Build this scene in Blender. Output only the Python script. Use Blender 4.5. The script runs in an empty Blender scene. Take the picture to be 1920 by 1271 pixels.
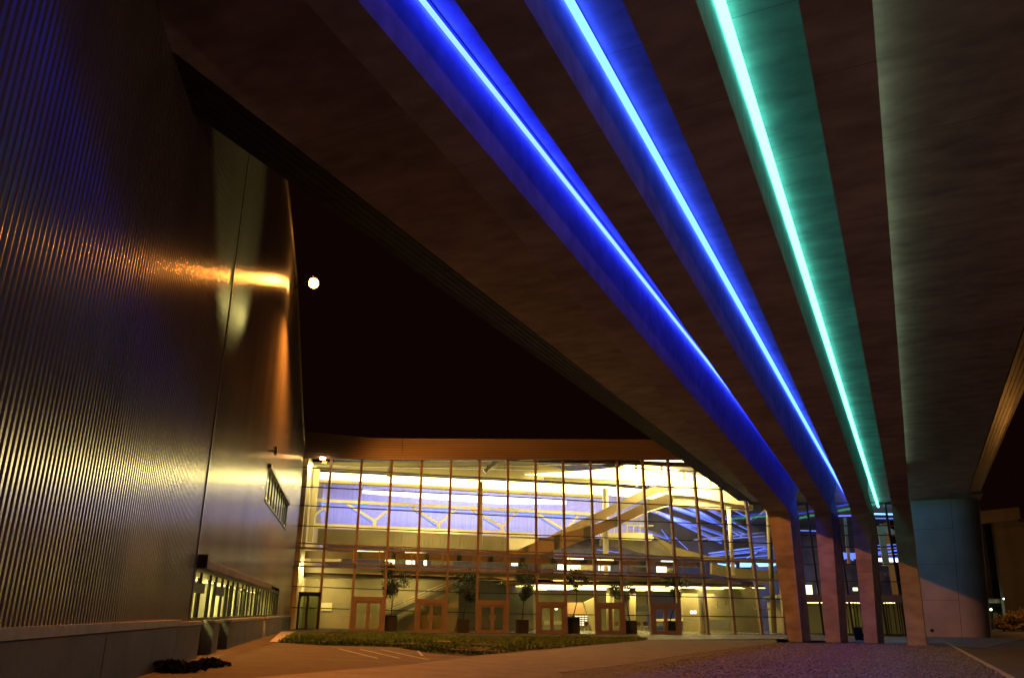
import bpy, math, random
from mathutils import Vector, Matrix
random.seed(7)
sc = bpy.context.scene
COL = sc.collection
# ------------------------------------------------------------------ camera
F_PX, HC = 1500.0, 1.5
TH, ROLL = math.atan(514/1500.0), 0.0084
Fw = Vector((0, math.cos(TH), math.sin(TH)))
U0 = Vector((0, -math.sin(TH), math.cos(TH))); R0 = Vector((1, 0, 0))
Rt = R0*math.cos(ROLL)+U0*math.sin(ROLL)
Up = U0*math.cos(ROLL)-R0*math.sin(ROLL)
CP = Vector((0, 0, HC))
cd = bpy.data.cameras.new('camera'); cam = bpy.data.objects.new('camera', cd); COL.objects.link(cam)
cd.sensor_width = 36; cd.lens = F_PX/1920*36; cd.clip_end = 1500; cd.clip_start = .05
m = Matrix((Rt, Up, -Fw)).transposed().to_4x4(); m.translation = CP
cam.matrix_world = m
sc.camera = cam
# ------------------------------------------------------------------ world, view, sampling
w = bpy.data.worlds.new('World'); sc.world = w; w.use_nodes = True
bg = w.node_tree.nodes['Background']
bg.inputs[0].default_value = (1.0, .22, .16, 1); bg.inputs[1].default_value = .0042
sc.view_settings.view_transform = 'Standard'; sc.view_settings.look = 'None'
sc.view_settings.exposure = 0; sc.view_settings.gamma = 1
sc.render.engine = 'CYCLES'
sc.cycles.sample_clamp_indirect = 3.0
sc.cycles.sample_clamp_direct = 0
sc.cycles.max_bounces = 8; sc.cycles.transparent_max_bounces = 16
sc.cycles.caustics_reflective = False; sc.cycles.caustics_refractive = False

# ------------------------------------------------------------------ geometry frame helpers
def ray(px, py):
    return (Fw*F_PX+Rt*(px-960)-Up*(py-635.5)).normalized()
def hit(px, py, P0, n):
    D = ray(px, py); return CP+D*((P0-CP).dot(n)/D.dot(n))
def ground(px, py, z=0.0):
    return hit(px, py, Vector((0, 0, z)), Vector((0, 0, 1)))
ZU = Vector((0, 0, 1))
def flat(v): v = v.copy(); v.z = 0; return v.normalized()
DU = flat(ray(1712, 1156)); DV = Vector((DU.y, -DU.x, 0))     # along / across the bridge
def BR(u, v, w_): return CP+DU*u+DV*v+ZU*w_
def ceil_w(u): return 10.45-.0165*u
def rib_w(u): return 9.3-.0567*u
def on_ceil(px, py, dw=0):
    q = ray(px, py); t = (10.45+dw)/(q.z+.0165*q.dot(DU)); q = q*t
    return q.dot(DU), q.dot(DV)
DW = flat(ray(645, 1147)); NW = Vector((DW.y, -DW.x, 0))      # along the metal wall / out of it
WP0 = CP-NW*4.066
def wall(px, py, off=0.0): return hit(px, py, WP0+NW*off, NW)
def WL(s, z, off=0.0):
    p = WP0+DW*s+NW*off; return Vector((p.x, p.y, z))
def ws(p): return (p-WP0).dot(DW)
FL = wall(540, 1180); FL.z = 0
FR = ground(1475, 1190, 0)
DF = flat(FR-FL); NF = Vector((-DF.y, DF.x, 0))              # along facade / into the building
FLEN = (FR-FL).length
def fp(px, py, k=0.0): return hit(px, py, FL+NF*k, NF)
DRL = ground(1738, 1193, 0)
DE = flat(DRL-FR); NE = Vector((-DE.y, DE.x, 0))
def ep(px, py, k=0.0): return hit(px, py, FR+NE*k, NE)
def gz(x, y):                                                # ground height: rises a little to the metal wall
    d = (Vector((x, y, 0))-WP0).dot(NW)
    t = max(0, min(1, 1-d/14.0)); t = t*t*(3-2*t)
    return .25*t
def gnd(px, py, dz=0.0):
    p = ground(px, py, 0)
    for _ in range(6): p = ground(px, py, gz(p.x, p.y))
    p.z += dz; return p

# ------------------------------------------------------------------ materials
def nt(name):
    m = bpy.data.materials.new(name); m.use_nodes = True
    return m, m.node_tree, m.node_tree.nodes['Principled BSDF']
def rough_mat(name, c1, c2, scale=2.0, rough=.7, metal=0.0, bump=0.0, bscale=20, detail=6, stretch=(1,1,1), r2=None, contrast=(.35,.65)):
    m, t, b = nt(name)
    tc = t.nodes.new('ShaderNodeTexCoord'); mp = t.nodes.new('ShaderNodeMapping')
    mp.inputs['Scale'].default_value = stretch
    t.links.new(tc.outputs['Object'], mp.inputs[0])
    n = t.nodes.new('ShaderNodeTexNoise'); n.inputs['Scale'].default_value = scale; n.inputs['Detail'].default_value = detail
    t.links.new(mp.outputs[0], n.inputs['Vector'])
    r = t.nodes.new('ShaderNodeValToRGB')
    r.color_ramp.elements[0].position = contrast[0]; r.color_ramp.elements[1].position = contrast[1]
    r.color_ramp.elements[0].color = (*c1, 1); r.color_ramp.elements[1].color = (*c2, 1)
    t.links.new(n.outputs['Fac'], r.inputs[0]); t.links.new(r.outputs[0], b.inputs['Base Color'])
    b.inputs['Roughness'].default_value = rough; b.inputs['Metallic'].default_value = metal
    if r2:
        mr = t.nodes.new('ShaderNodeMapRange'); mr.inputs[3].default_value = rough; mr.inputs[4].default_value = r2
        t.links.new(n.outputs['Fac'], mr.inputs[0]); t.links.new(mr.outputs[0], b.inputs['Roughness'])
    if bump:
        n2 = t.nodes.new('ShaderNodeTexNoise'); n2.inputs['Scale'].default_value = bscale; n2.inputs['Detail'].default_value = 8
        t.links.new(mp.outputs[0], n2.inputs['Vector'])
        bp = t.nodes.new('ShaderNodeBump'); bp.inputs['Strength'].default_value = bump; bp.inputs['Distance'].default_value = .05
        t.links.new(n2.outputs['Fac'], bp.inputs['Height']); t.links.new(bp.outputs[0], b.inputs['Normal'])
    return m
def concrete(name, c1, c2):
    """board-marked concrete: cloudy stains, fine pores, faint pour joints across the bridge"""
    m, t, b = nt(name)
    tc = t.nodes.new('ShaderNodeTexCoord'); mp = t.nodes.new('ShaderNodeMapping')
    mp.inputs['Rotation'].default_value = (0, 0, math.atan2(DU.x, DU.y))
    t.links.new(tc.outputs['Object'], mp.inputs[0])
    n1 = t.nodes.new('ShaderNodeTexNoise'); n1.inputs['Scale'].default_value = .45; n1.inputs['Detail'].default_value = 8; n1.inputs['Roughness'].default_value = .62
    mp2 = t.nodes.new('ShaderNodeMapping'); mp2.inputs['Scale'].default_value = (.7, 1.6, 1.6)
    t.links.new(mp.outputs[0], mp2.inputs[0])
    n2 = t.nodes.new('ShaderNodeTexNoise'); n2.inputs['Scale'].default_value = 1.3; n2.inputs['Detail'].default_value = 7
    t.links.new(mp.outputs[0], n1.inputs['Vector']); t.links.new(mp2.outputs[0], n2.inputs['Vector'])
    mx = t.nodes.new('ShaderNodeMath'); mx.operation = 'ADD'
    t.links.new(n1.outputs['Fac'], mx.inputs[0]); t.links.new(n2.outputs['Fac'], mx.inputs[1])
    r = t.nodes.new('ShaderNodeValToRGB')
    r.color_ramp.elements[0].position = .36; r.color_ramp.elements[1].position = .64
    r.color_ramp.elements[0].color = (*c1, 1); r.color_ramp.elements[1].color = (*c2, 1)
    hf = t.nodes.new('ShaderNodeMath'); hf.operation = 'MULTIPLY'; hf.inputs[1].default_value = .5
    t.links.new(mx.outputs[0], hf.inputs[0]); t.links.new(hf.outputs[0], r.inputs[0])
    # pour joints every 5.2 m along the bridge
    sx = t.nodes.new('ShaderNodeSeparateXYZ'); t.links.new(mp.outputs[0], sx.inputs[0])
    fr = t.nodes.new('ShaderNodeMath'); fr.operation = 'PINGPONG'; fr.inputs[1].default_value = 2.6
    t.links.new(sx.outputs['Y'], fr.inputs[0])
    lt = t.nodes.new('ShaderNodeMath'); lt.operation = 'LESS_THAN'; lt.inputs[1].default_value = .02
    t.links.new(fr.outputs[0], lt.inputs[0])
    ml = t.nodes.new('ShaderNodeMath'); ml.operation = 'MULTIPLY'; ml.inputs[1].default_value = .35
    t.links.new(lt.outputs[0], ml.inputs[0])
    mix = t.nodes.new('ShaderNodeMix'); mix.data_type = 'RGBA'
    t.links.new(ml.outputs[0], mix.inputs['Factor']); t.links.new(r.outputs[0], mix.inputs['A']); mix.inputs['B'].default_value = (.08, .08, .075, 1)
    t.links.new(mix.outputs['Result'], b.inputs['Base Color'])
    b.inputs['Roughness'].default_value = .75
    n3 = t.nodes.new('ShaderNodeTexNoise'); n3.inputs['Scale'].default_value = 14; n3.inputs['Detail'].default_value = 8
    t.links.new(mp2.outputs[0], n3.inputs['Vector'])
    bp = t.nodes.new('ShaderNodeBump'); bp.inputs['Strength'].default_value = .12; bp.inputs['Distance'].default_value = .02
    t.links.new(n3.outputs['Fac'], bp.inputs['Height']); t.links.new(bp.outputs[0], b.inputs['Normal'])
    return m
def emit(name, col, s):
    m = bpy.data.materials.new(name); m.use_nodes = True; t = m.node_tree
    t.nodes.remove(t.nodes['Principled BSDF'])
    e = t.nodes.new('ShaderNodeEmission'); e.inputs[0].default_value = (*col, 1); e.inputs[1].default_value = s
    t.links.new(e.outputs[0], t.nodes['Material Output'].inputs[0]); return m
def glass(name, tint=(.93,.95,.9), refl=1.0):
    m = bpy.data.materials.new(name); m.use_nodes = True; t = m.node_tree
    t.nodes.remove(t.nodes['Principled BSDF'])
    tr = t.nodes.new('ShaderNodeBsdfTransparent'); tr.inputs[0].default_value = (*tint, 1)
    g = t.nodes.new('ShaderNodeBsdfGlossy'); g.inputs['Roughness'].default_value = .004; g.inputs[0].default_value = (refl, refl, refl, 1)
    f = t.nodes.new('ShaderNodeFresnel'); f.inputs[0].default_value = 1.52
    mx = t.nodes.new('ShaderNodeMixShader')
    n = t.nodes.new('ShaderNodeTexNoise'); n.inputs['Scale'].default_value = .35
    bp = t.nodes.new('ShaderNodeBump'); bp.inputs['Strength'].default_value = .02; bp.inputs['Distance'].default_value = .1
    tc = t.nodes.new('ShaderNodeTexCoord'); t.links.new(tc.outputs['Object'], n.inputs['Vector'])
    t.links.new(n.outputs['Fac'], bp.inputs['Height']); t.links.new(bp.outputs[0], g.inputs['Normal'])
    ge = t.nodes.new('ShaderNodeNewGeometry'); sb = t.nodes.new('ShaderNodeMath'); sb.operation = 'SUBTRACT'; sb.inputs[0].default_value = 1
    mu = t.nodes.new('ShaderNodeMath'); mu.operation = 'MULTIPLY'
    t.links.new(ge.outputs['Backfacing'], sb.inputs[1]); t.links.new(sb.outputs[0], mu.inputs[1]); t.links.new(f.outputs[0], mu.inputs[0])
    t.links.new(mu.outputs[0], mx.inputs[0]); t.links.new(tr.outputs[0], mx.inputs[1]); t.links.new(g.outputs[0], mx.inputs[2])
    t.links.new(mx.outputs[0], t.nodes['Material Output'].inputs[0]); return m
M = {}
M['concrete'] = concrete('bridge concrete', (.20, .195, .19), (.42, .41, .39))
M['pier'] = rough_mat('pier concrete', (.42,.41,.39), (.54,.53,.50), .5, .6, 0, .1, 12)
M['plinth'] = rough_mat('plinth concrete', (.17,.165,.16), (.24,.235,.22), .8, .65, 0, .15, 10)
M['ledge'] = rough_mat('ledge stone', (.38,.36,.33), (.5,.48,.45), 3, .5)
M['clad'] = rough_mat('corrugated metal', (.34,.335,.335), (.42,.415,.415), .6, .20, .68, 0, r2=.225, stretch=(1,1,.15))
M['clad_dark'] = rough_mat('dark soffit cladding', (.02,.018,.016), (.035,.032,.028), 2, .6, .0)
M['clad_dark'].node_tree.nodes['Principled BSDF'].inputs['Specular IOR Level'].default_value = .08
M['fascia'] = rough_mat('ribbed fascia metal', (.25,.23,.20), (.32,.30,.26), .5, .38, .55, stretch=(.2,.2,3))
M['fascia_groove'] = rough_mat('fascia groove', (.12,.11,.10), (.16,.15,.13), .5, .5, .3)
M['frame'] = rough_mat('painted facade steel', (.24,.20,.16), (.30,.25,.20), 1.5, .45, .2)
M['frame_dark'] = rough_mat('dark aluminium', (.025,.025,.025), (.04,.04,.04), 4, .4, .5)
M['black'] = rough_mat('black plastic', (.012,.012,.014), (.02,.02,.022), 6, .5)
M['white'] = rough_mat('interior white paint', (.68,.62,.46), (.76,.70,.54), .7, .6)
M['olive'] = rough_mat('interior exposed concrete', (.24,.205,.11), (.34,.29,.16), .4, .6, 0, .1, 6)
M['int_dark'] = rough_mat('interior dark ceiling', (.10,.095,.08), (.15,.14,.12), .8, .6)
M['int_floor'] = rough_mat('interior screed floor', (.22,.21,.17), (.30,.28,.23), .5, .22)
M['steelwhite'] = rough_mat('white painted steel', (.68,.66,.6), (.76,.74,.68), 2, .4)
M['hallblue'] = rough_mat('hall sheeting', (.42,.42,.46), (.52,.52,.56), .9, .5, 0, .2, 3, stretch=(6,6,.3))
M['asphalt'] = rough_mat('asphalt', (.055,.05,.046), (.095,.088,.08), .9, .75, 0, .5, 60, r2=.9)
M['path'] = rough_mat('fine paving asphalt', (.10,.09,.08), (.15,.135,.12), 1.2, .7, 0, .4, 70)
M['paving'] = rough_mat('smooth forecourt paving', (.11,.11,.11), (.16,.16,.155), .7, .5, 0, .15, 30)
M['kerb'] = rough_mat('kerb stone', (.24,.23,.21), (.34,.33,.30), 5, .7)
M['line'] = rough_mat('worn white road paint', (.20,.195,.185), (.36,.35,.33), 8, .6)
M['soil'] = rough_mat('lawn soil', (.035,.028,.015), (.06,.05,.02), 3, .95, 0, .6, 20)
M['glass'] = glass('window glass')
M['glass_dark'] = glass('green tinted glass', (.55,.62,.5))
M['trunk'] = rough_mat('bark', (.06,.045,.03), (.10,.08,.05), 9, .9)
M['planter'] = rough_mat('planter black', (.03,.03,.03), (.05,.05,.05), 4, .5)
def leaf_mat(name, c1, c2):
    m = rough_mat(name, c1, c2, 7, .55); return m
M['leaf'] = leaf_mat('tree leaves', (.02,.05,.012), (.06,.11,.025))
M['grass'] = leaf_mat('grass blades', (.055,.12,.01), (.12,.2,.03))
M['bush'] = leaf_mat('bush leaves', (.10,.075,.03), (.20,.14,.05))
M['bush2'] = leaf_mat('ground shrub leaves', (.015,.018,.008), (.04,.04,.018))
M['wood'] = rough_mat('warm timber', (.35,.2,.1), (.45,.27,.14), 3, .5, stretch=(1,1,8))
M['chairm'] = rough_mat('brown chair plastic', (.16,.07,.04), (.2,.09,.05), 5, .5)
# emitters
M['e_blue1'] = emit('tube deep blue', (.013, .028, 1.0), 32)
M['e_blue2'] = emit('tube sky blue', (.03, .08, 1.0), 13)
M['e_green'] = emit('tube green', (.13, 1.0, .76), 5.6)
M['e_pale'] = emit('tube pale green', (.6, .8, .5), 3.6)
M['e_sod'] = emit('sodium lamp', (1.0, .36, .06), 300)
M['e_sod2'] = emit('sodium lamp small', (1.0, .5, .16), 60)
M['e_warm'] = emit('warm glow', (1.0, .76, .30), 9)
M['e_warm2'] = emit('fluorescent strip', (1.0, .80, .30), 7.0)
M['e_cool'] = emit('fluorescent cool', (.86, .84, 1.0), 3.5)
M['e_iblue'] = emit('interior blue tube', (.12, .2, 1.0), 1.8)
M['e_iblue2'] = emit('interior blue white panel', (.25, .6, 1.0), 3.0)
M['e_win'] = emit('office ceiling light', (1.0, .86, .36), 1.5)
M['e_box'] = emit('backlit box', (1.0, .85, .55), 3.0)
M['e_dot'] = emit('small lamp', (.6, 1.0, .55), 12)

# ------------------------------------------------------------------ mesh builder
class B:
    def __init__(s): s.v = []; s.f = []; s.m = []
    def add(s, vs, fs, mi=0):
        o = len(s.v); s.v += [Vector(p) for p in vs]
        for f in fs: s.f.append([i+o for i in f]); s.m.append(mi)
    def prism(s, pts, d, mi=0):
        """polygon pts extruded by vector d"""
        pts = [Vector(p) for p in pts]; n = len(pts)
        s.add(pts+[p+d for p in pts], [list(range(n))[::-1], list(range(n, 2*n))]+[[i, (i+1) % n, n+(i+1) % n, n+i] for i in range(n)], mi)
    def box(s, o, a, b, c, mi=0):
        """corner o, edge vectors a b c"""
        s.prism([o, o+a, o+a+b, o+b], c, mi)
    def bar(s, p, q, ax, wd, hd, mi=0):
        """box bar from p to q; ax = approx width axis; wd, hd full sizes"""
        p = Vector(p); q = Vector(q); d = (q-p).normalized(); x = (ax-d*ax.dot(d)).normalized(); y = d.cross(x)
        s.prism([p-x*wd/2-y*hd/2, p+x*wd/2-y*hd/2, p+x*wd/2+y*hd/2, p-x*wd/2+y*hd/2], q-p, mi)
    def tube(s, p, q, r, n=10, mi=0, r2=None):
        p = Vector(p); q = Vector(q); d = (q-p).normalized(); x = d.orthogonal().normalized(); y = d.cross(x); r2 = r if r2 is None else r2
        ring = [x*math.cos(2*math.pi*i/n)+y*math.sin(2*math.pi*i/n) for i in range(n)]
        s.add([p+e*r for e in ring]+[q+e*r2 for e in ring], [list(range(n))[::-1], list(range(n, 2*n))]+[[i, (i+1) % n, n+(i+1) % n, n+i] for i in range(n)], mi)
    def path(s, pts, r, n=8, mi=0):
        for a, b in zip(pts, pts[1:]): s.tube(a, b, r, n, mi)
    def sphere(s, c, r, n=12, mi=0, sc_=(1,1,1)):
        vs = []; k = n//2
        for i in range(1, k):
            a = math.pi*i/k
            for j in range(n):
                b = 2*math.pi*j/n; vs.append(Vector(c)+Vector((math.sin(a)*math.cos(b)*sc_[0], math.sin(a)*math.sin(b)*sc_[1], math.cos(a)*sc_[2]))*r)
        t = len(vs); vs += [Vector(c)+Vector((0,0,r*sc_[2])), Vector(c)-Vector((0,0,r*sc_[2]))]
        fs = [[t, j, (j+1) % n] for j in range(n)]+[[t+1, (k-2)*n+(j+1) % n, (k-2)*n+j] for j in range(n)]
        for i in range(k-2):
            fs += [[i*n+j, (i+1)*n+j, (i+1)*n+(j+1) % n, i*n+(j+1) % n] for j in range(n)]
        s.add(vs, fs, mi)
    def build(s, name, mats, parent=None, smooth=False, bevel=0):
        if not isinstance(mats, (list, tuple)): mats = [mats]
        o0 = parent_origin(parent)
        me = bpy.data.meshes.new(name); me.from_pydata([p-o0 for p in s.v], [], s.f)
        for mt in mats: me.materials.append(mt)
        me.polygons.foreach_set('material_index', s.m)
        if smooth: me.polygons.foreach_set('use_smooth', [True]*len(me.polygons))
        me.validate(); me.update()
        o = bpy.data.objects.new(name, me); COL.objects.link(o)
        if parent: o.parent = parent
        if bevel:
            bv = o.modifiers.new('bevel', 'BEVEL'); bv.width = bevel; bv.segments = 2; bv.limit_method = 'ANGLE'
        return o
def parent_origin(p):
    v = Vector((0, 0, 0))
    while p is not None: v += p.location; p = p.parent
    return v
def tag(o, label=None, cat=None, group=None, kind=None):
    if label: o['label'] = label
    if cat: o['category'] = cat
    if group: o['group'] = group
    if kind: o['kind'] = kind
    return o
def thing(name, label, cat, loc, group=None):
    o = bpy.data.objects.new(name, None); COL.objects.link(o); o.location = loc; o.empty_display_size = .2
    return tag(o, label, cat, group)
def lamp(name, kind, loc, aim, col, power, size=1.0, size2=None, spot=None, blend=.5, parent=None):
    ld = bpy.data.lights.new(name, kind); ld.color = col; ld.energy = power
    if kind == 'AREA':
        ld.size = size
        if size2: ld.shape = 'RECTANGLE'; ld.size_y = size2
    else: ld.shadow_soft_size = size
    if kind == 'SPOT': ld.spot_size = spot; ld.spot_blend = blend
    o = bpy.data.objects.new(name, ld); COL.objects.link(o)
    o.location = Vector(loc)-parent_origin(parent)
    if aim is not None: o.rotation_euler = (Vector(aim)-Vector(loc)).to_track_quat('-Z', 'Y').to_euler()
    if parent: o.parent = parent
    return o

# ================================================================== SETTING: ground
def sheet(name, fn, mat, kind='structure'):
    pass
b = B()
xs = [-400, -120, -60]+[-40+2*i for i in range(46)]+[80, 150, 400]; ys = [-300, -60]+[-20+3*i for i in range(45)]+[160, 300, 700]
for y in ys:
    for x in xs: b.v.append(Vector((x, y, gz(x, y) if x > -45 else .25)))
nx = len(xs)
for j in range(len(ys)-1):
    for i in range(nx-1): b.f.append([j*nx+i, j*nx+i+1, (j+1)*nx+i+1, (j+1)*nx+i]); b.m.append(0)
tag(b.build('ground', M['asphalt'], smooth=True), kind='structure')

def draped(name, pts, dz, mat, kind='structure', step=1.0, th=None):
    """polygon of ground pixels or points laid on the terrain, triangulated on a fine grid edge"""
    import bmesh
    P = [p if isinstance(p, Vector) else gnd(*p) for p in pts]
    Q = []
    for a, c in zip(P, P[1:]+P[:1]):
        n = max(1, int((c-a).length/step))
        for i in range(n):
            p = a.lerp(c, i/n); Q.append(Vector((p.x, p.y, 0)))
    bm = bmesh.new(); vs = [bm.verts.new(p) for p in Q]; f = bm.faces.new(vs)
    bmesh.ops.triangulate(bm, faces=[f])
    # cut into strips so that it follows the ground
    x0, x1 = min(p.x for p in Q), max(p.x for p in Q)
    y0, y1 = min(p.y for p in Q), max(p.y for p in Q)
    x = x0+2
    while x < x1:
        bmesh.ops.bisect_plane(bm, geom=bm.verts[:]+bm.edges[:]+bm.faces[:], plane_co=(x, 0, 0), plane_no=(1, 0, 0)); x += 2
    y = y0+3
    while y < y1:
        bmesh.ops.bisect_plane(bm, geom=bm.verts[:]+bm.edges[:]+bm.faces[:], plane_co=(0, y, 0), plane_no=(0, 1, 0)); y += 3
    for v in bm.verts: v.co.z = gz(v.co.x, v.co.y)+dz
    bmesh.ops.recalc_face_normals(bm, faces=bm.faces)
    for f in bm.faces:
        if f.normal.z < 0: f.normal_flip()
    me = bpy.data.meshes.new(name); bm.to_mesh(me); bm.free(); me.materials.append(mat)
    o = bpy.data.objects.new(name, me); COL.objects.link(o); return tag(o, kind=kind)

# forecourt paving between the gravel and the glass
pE = [gnd(1215, 1199), gnd(1460, 1197.5), BR(51.2, 3.2, -HC), gnd(1920, 1196.5), Vector((75, 74, 0)), FR+DF*30+NF*6, FR, FL+DF*(FLEN*.68)]
draped('forecourt_paving', pE, .012, M['paving'])
# asphalt walk sweeping across the foreground
draped('footpath', [gnd(480, 1271), gnd(760, 1247), gnd(900, 1229), gnd(1100, 1210.5), gnd(1215, 1200), gnd(1455, 1199), gnd(1458, 1205), gnd(1299, 1225), gnd(1050, 1262), BR(13, -5.2, -HC), BR(2, -3.5, -HC), BR(-8, -5, -HC)], .016, M['path'])
# gravel bed under the bridge
GR = [gnd(1458, 1205), gnd(1299, 1225), gnd(1050, 1262), BR(13, -5.2, -HC), BR(2, -3.5, -HC), BR(-8, -5, -HC), BR(-8, 1.6, -HC), gnd(1895, 1271), gnd(1775, 1205)]
def gravel_mat():
    m, t, b_ = nt('gravel')
    tc = t.nodes.new('ShaderNodeTexCoord')
    v = t.nodes.new('ShaderNodeTexVoronoi'); v.inputs['Scale'].default_value = 15
    n = t.nodes.new('ShaderNodeTexNoise'); n.inputs['Scale'].default_value = 1.1; n.inputs['Detail'].default_value = 5
    t.links.new(tc.outputs['Object'], v.inputs['Vector']); t.links.new(tc.outputs['Object'], n.inputs['Vector'])
    r = t.nodes.new('ShaderNodeValToRGB'); r.color_ramp.elements[0].color = (.04,.038,.036,1); r.color_ramp.elements[1].color = (.24,.23,.22,1)
    s = t.nodes.new('ShaderNodeSeparateColor'); t.links.new(v.outputs['Color'], s.inputs[0])
    mu = t.nodes.new('ShaderNodeMath'); mu.operation = 'MULTIPLY'; t.links.new(s.outputs[0], mu.inputs[0])
    ma = t.nodes.new('ShaderNodeMapRange'); ma.inputs[1].default_value = .3; ma.inputs[2].default_value = .7; ma.inputs[3].default_value = .45; ma.inputs[4].default_value = 1.1
    t.links.new(n.outputs['Fac'], ma.inputs[0]); t.links.new(ma.outputs[0], mu.inputs[1])
    t.links.new(mu.outputs[0], r.inputs[0]); t.links.new(r.outputs[0], b_.inputs['Base Color'])
    bp = t.nodes.new('ShaderNodeBump'); bp.invert = True; bp.inputs['Strength'].default_value = 1; bp.inputs['Distance'].default_value = .06
    t.links.new(v.outputs['Distance'], bp.inputs['Height']); t.links.new(bp.outputs[0], b_.inputs['Normal'])
    b_.inputs['Roughness'].default_value = .8; return m
M['gravel'] = gravel_mat()
tag(draped('gravel_bed', GR, .022, M['gravel']), kind='structure')
# loose stones lying on the bed
bm_pts = []
b = B()
uA = 10.0
for i in range(9000):
    u = 11+41*random.random()**1.3; v = random.uniform(-7.5, 3.4)
    p = BR(u, v, -HC)
    # keep inside the bed
    x, inside = None, False
    n_ = len(GR)
    for k in range(n_):
        a, c = GR[k], GR[(k+1) % n_]
        if (a.y > p.y) != (c.y > p.y) and p.x < (c.x-a.x)*(p.y-a.y)/(c.y-a.y)+a.x: inside = not inside
    if not inside: continue
    r = random.uniform(.018, .05); z = .022+r*.25
    ax = random.random()*6.28
    ring = [Vector((math.cos(ax+k*1.2566)*r*random.uniform(.7, 1.2), math.sin(ax+k*1.2566)*r*random.uniform(.7, 1.2), 0)) for k in range(5)]
    c = Vector((p.x, p.y, z))
    b.add([c+e for e in ring]+[c+Vector((0, 0, r*.55)), c-Vector((0, 0, r*.4))], [[k, (k+1) % 5, 5] for k in range(5)]+[[(k+1) % 5, k, 6] for k in range(5)])
tag(b.build('gravel', rough_mat('loose stone', (.12,.115,.11), (.34,.33,.3), 9, .8), smooth=True), 'loose pale stones scattered over the gravel bed under the bridge', 'gravel', kind='stuff')
# kerbs
def kerb(name, pts, wd, h, label):
    b = B()
    for a, c in zip(pts, pts[1:]):
        d = (c-a); L = d.length; n = max(1, int(L)); x = Vector((-d.y, d.x, 0)).normalized()
        for i in range(n):
            p = a+d*(i/n); q = a+d*((i+.985)/n)
            p = Vector((p.x, p.y, gz(p.x, p.y)-.05)); q = Vector((q.x, q.y, gz(q.x, q.y)-.05))
            b.prism([p-x*wd/2, q-x*wd/2, q+x*wd/2, p+x*wd/2], Vector((0, 0, h+.05)))
    o = b.build(name, M['kerb']); return tag(o, kind='structure')
kerb('kerb', [gnd(1775, 1205), gnd(1895, 1271), BR(2, 1.7, -HC)], .14, .05, '')
kerb('kerb', [gnd(1458, 1205), gnd(1299, 1225), gnd(1050, 1262)], .07, .035, '')

# lawn
LAWN = [gnd(552, 1185.5), gnd(760, 1188.5), gnd(950, 1192.5), gnd(1120, 1194), gnd(1215, 1196.5), gnd(1205, 1201), gnd(1100, 1209), gnd(985, 1219), gnd(880, 1229.5), gnd(800, 1223), gnd(740, 1212.5), gnd(600, 1209), gnd(520, 1203.5)]
draped('lawn_soil', LAWN, .02, M['soil'])
def inside_poly(p, G):
    r = False
    for k in range(len(G)):
        a, c = G[k], G[(k+1) % len(G)]
        if (a.y > p.y) != (c.y > p.y) and p.x < (c.x-a.x)*(p.y-a.y)/(c.y-a.y)+a.x: r = not r
    return r
b = B()
x0, x1 = min(p.x for p in LAWN), max(p.x for p in LAWN); y0, y1 = min(p.y for p in LAWN), max(p.y for p in LAWN)
from mathutils import noise
cnt = 0
while cnt < 30000:
    p = Vector((random.uniform(x0, x1), random.uniform(y0, y1), 0))
    nz = noise.noise(p*.35)+.5*noise.noise(p*1.4)
    if random.random() > .75+nz*.9 or not inside_poly(p, LAWN): continue
    cnt += 1
    z = gz(p.x, p.y)+.015; a = random.random()*6.28; h = random.uniform(.03, .085)*(1.2+1.6*nz); wd = random.uniform(.02, .05)
    dx = Vector((math.cos(a), math.sin(a), 0)); ln = Vector((random.uniform(-.5, .5), random.uniform(-.5, .5), 0))*h
    o = Vector((p.x, p.y, z))
    b.add([o-dx*wd, o+dx*wd, o+dx*wd*.5+ln*.5+ZU*h*.6, o+ln+ZU*h], [[0, 1, 2], [0, 2, 3]])
tag(b.build('lawn_grass', M['grass']), 'uneven green lawn in front of the glass facade', 'grass', kind='stuff')
# parking lines
for a, c in [((636, 1216), (708, 1234)), ((676, 1217), (750, 1234)), ((715, 1217.5), (803, 1236.5)), ((781, 1217), (792, 1229))]:
    P, Q = gnd(*a), gnd(*c); d = (Q-P).normalized(); x = Vector((-d.y, d.x, 0))*.045
    b = B(); b.prism([P-x+ZU*.003, Q-x+ZU*.003, Q+x+ZU*.003, P+x+ZU*.003], ZU*.006)
    tag(b.build('parking_line', M['line']), kind='structure')
# lit strip of path by the metal wall, painted as paler stone
draped('lit_path_strip', [gnd(527, 1184), gnd(555, 1184), gnd(532, 1204), gnd(505, 1204)], .03, M['ledge'])

# ================================================================== LEFT HALL WITH CORRUGATED METAL WALL
S_END = ws(FL)-.15
hall = thing('factory_hall', 'tall factory hall with corrugated silver metal wall above a concrete plinth', 'building', WL(25, .2))
ZP = 1.22
# top line: flat at 24 then sloping down to the glass building
topA = wall(536, 334); topB = wall(556, 530); topC = wall(568, 805)
def ztop(s):
    pts = [(-40, topA.z+.6), (ws(topA), topA.z), (ws(topB), topB.z), (ws(topC), topC.z), (S_END+3, topC.z-1.2)]
    for (a, za), (c, zc) in zip(pts, pts[1:]):
        if s <= c: return za+(zc-za)*(s-a)/(c-a)
    return pts[-1][1]
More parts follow.
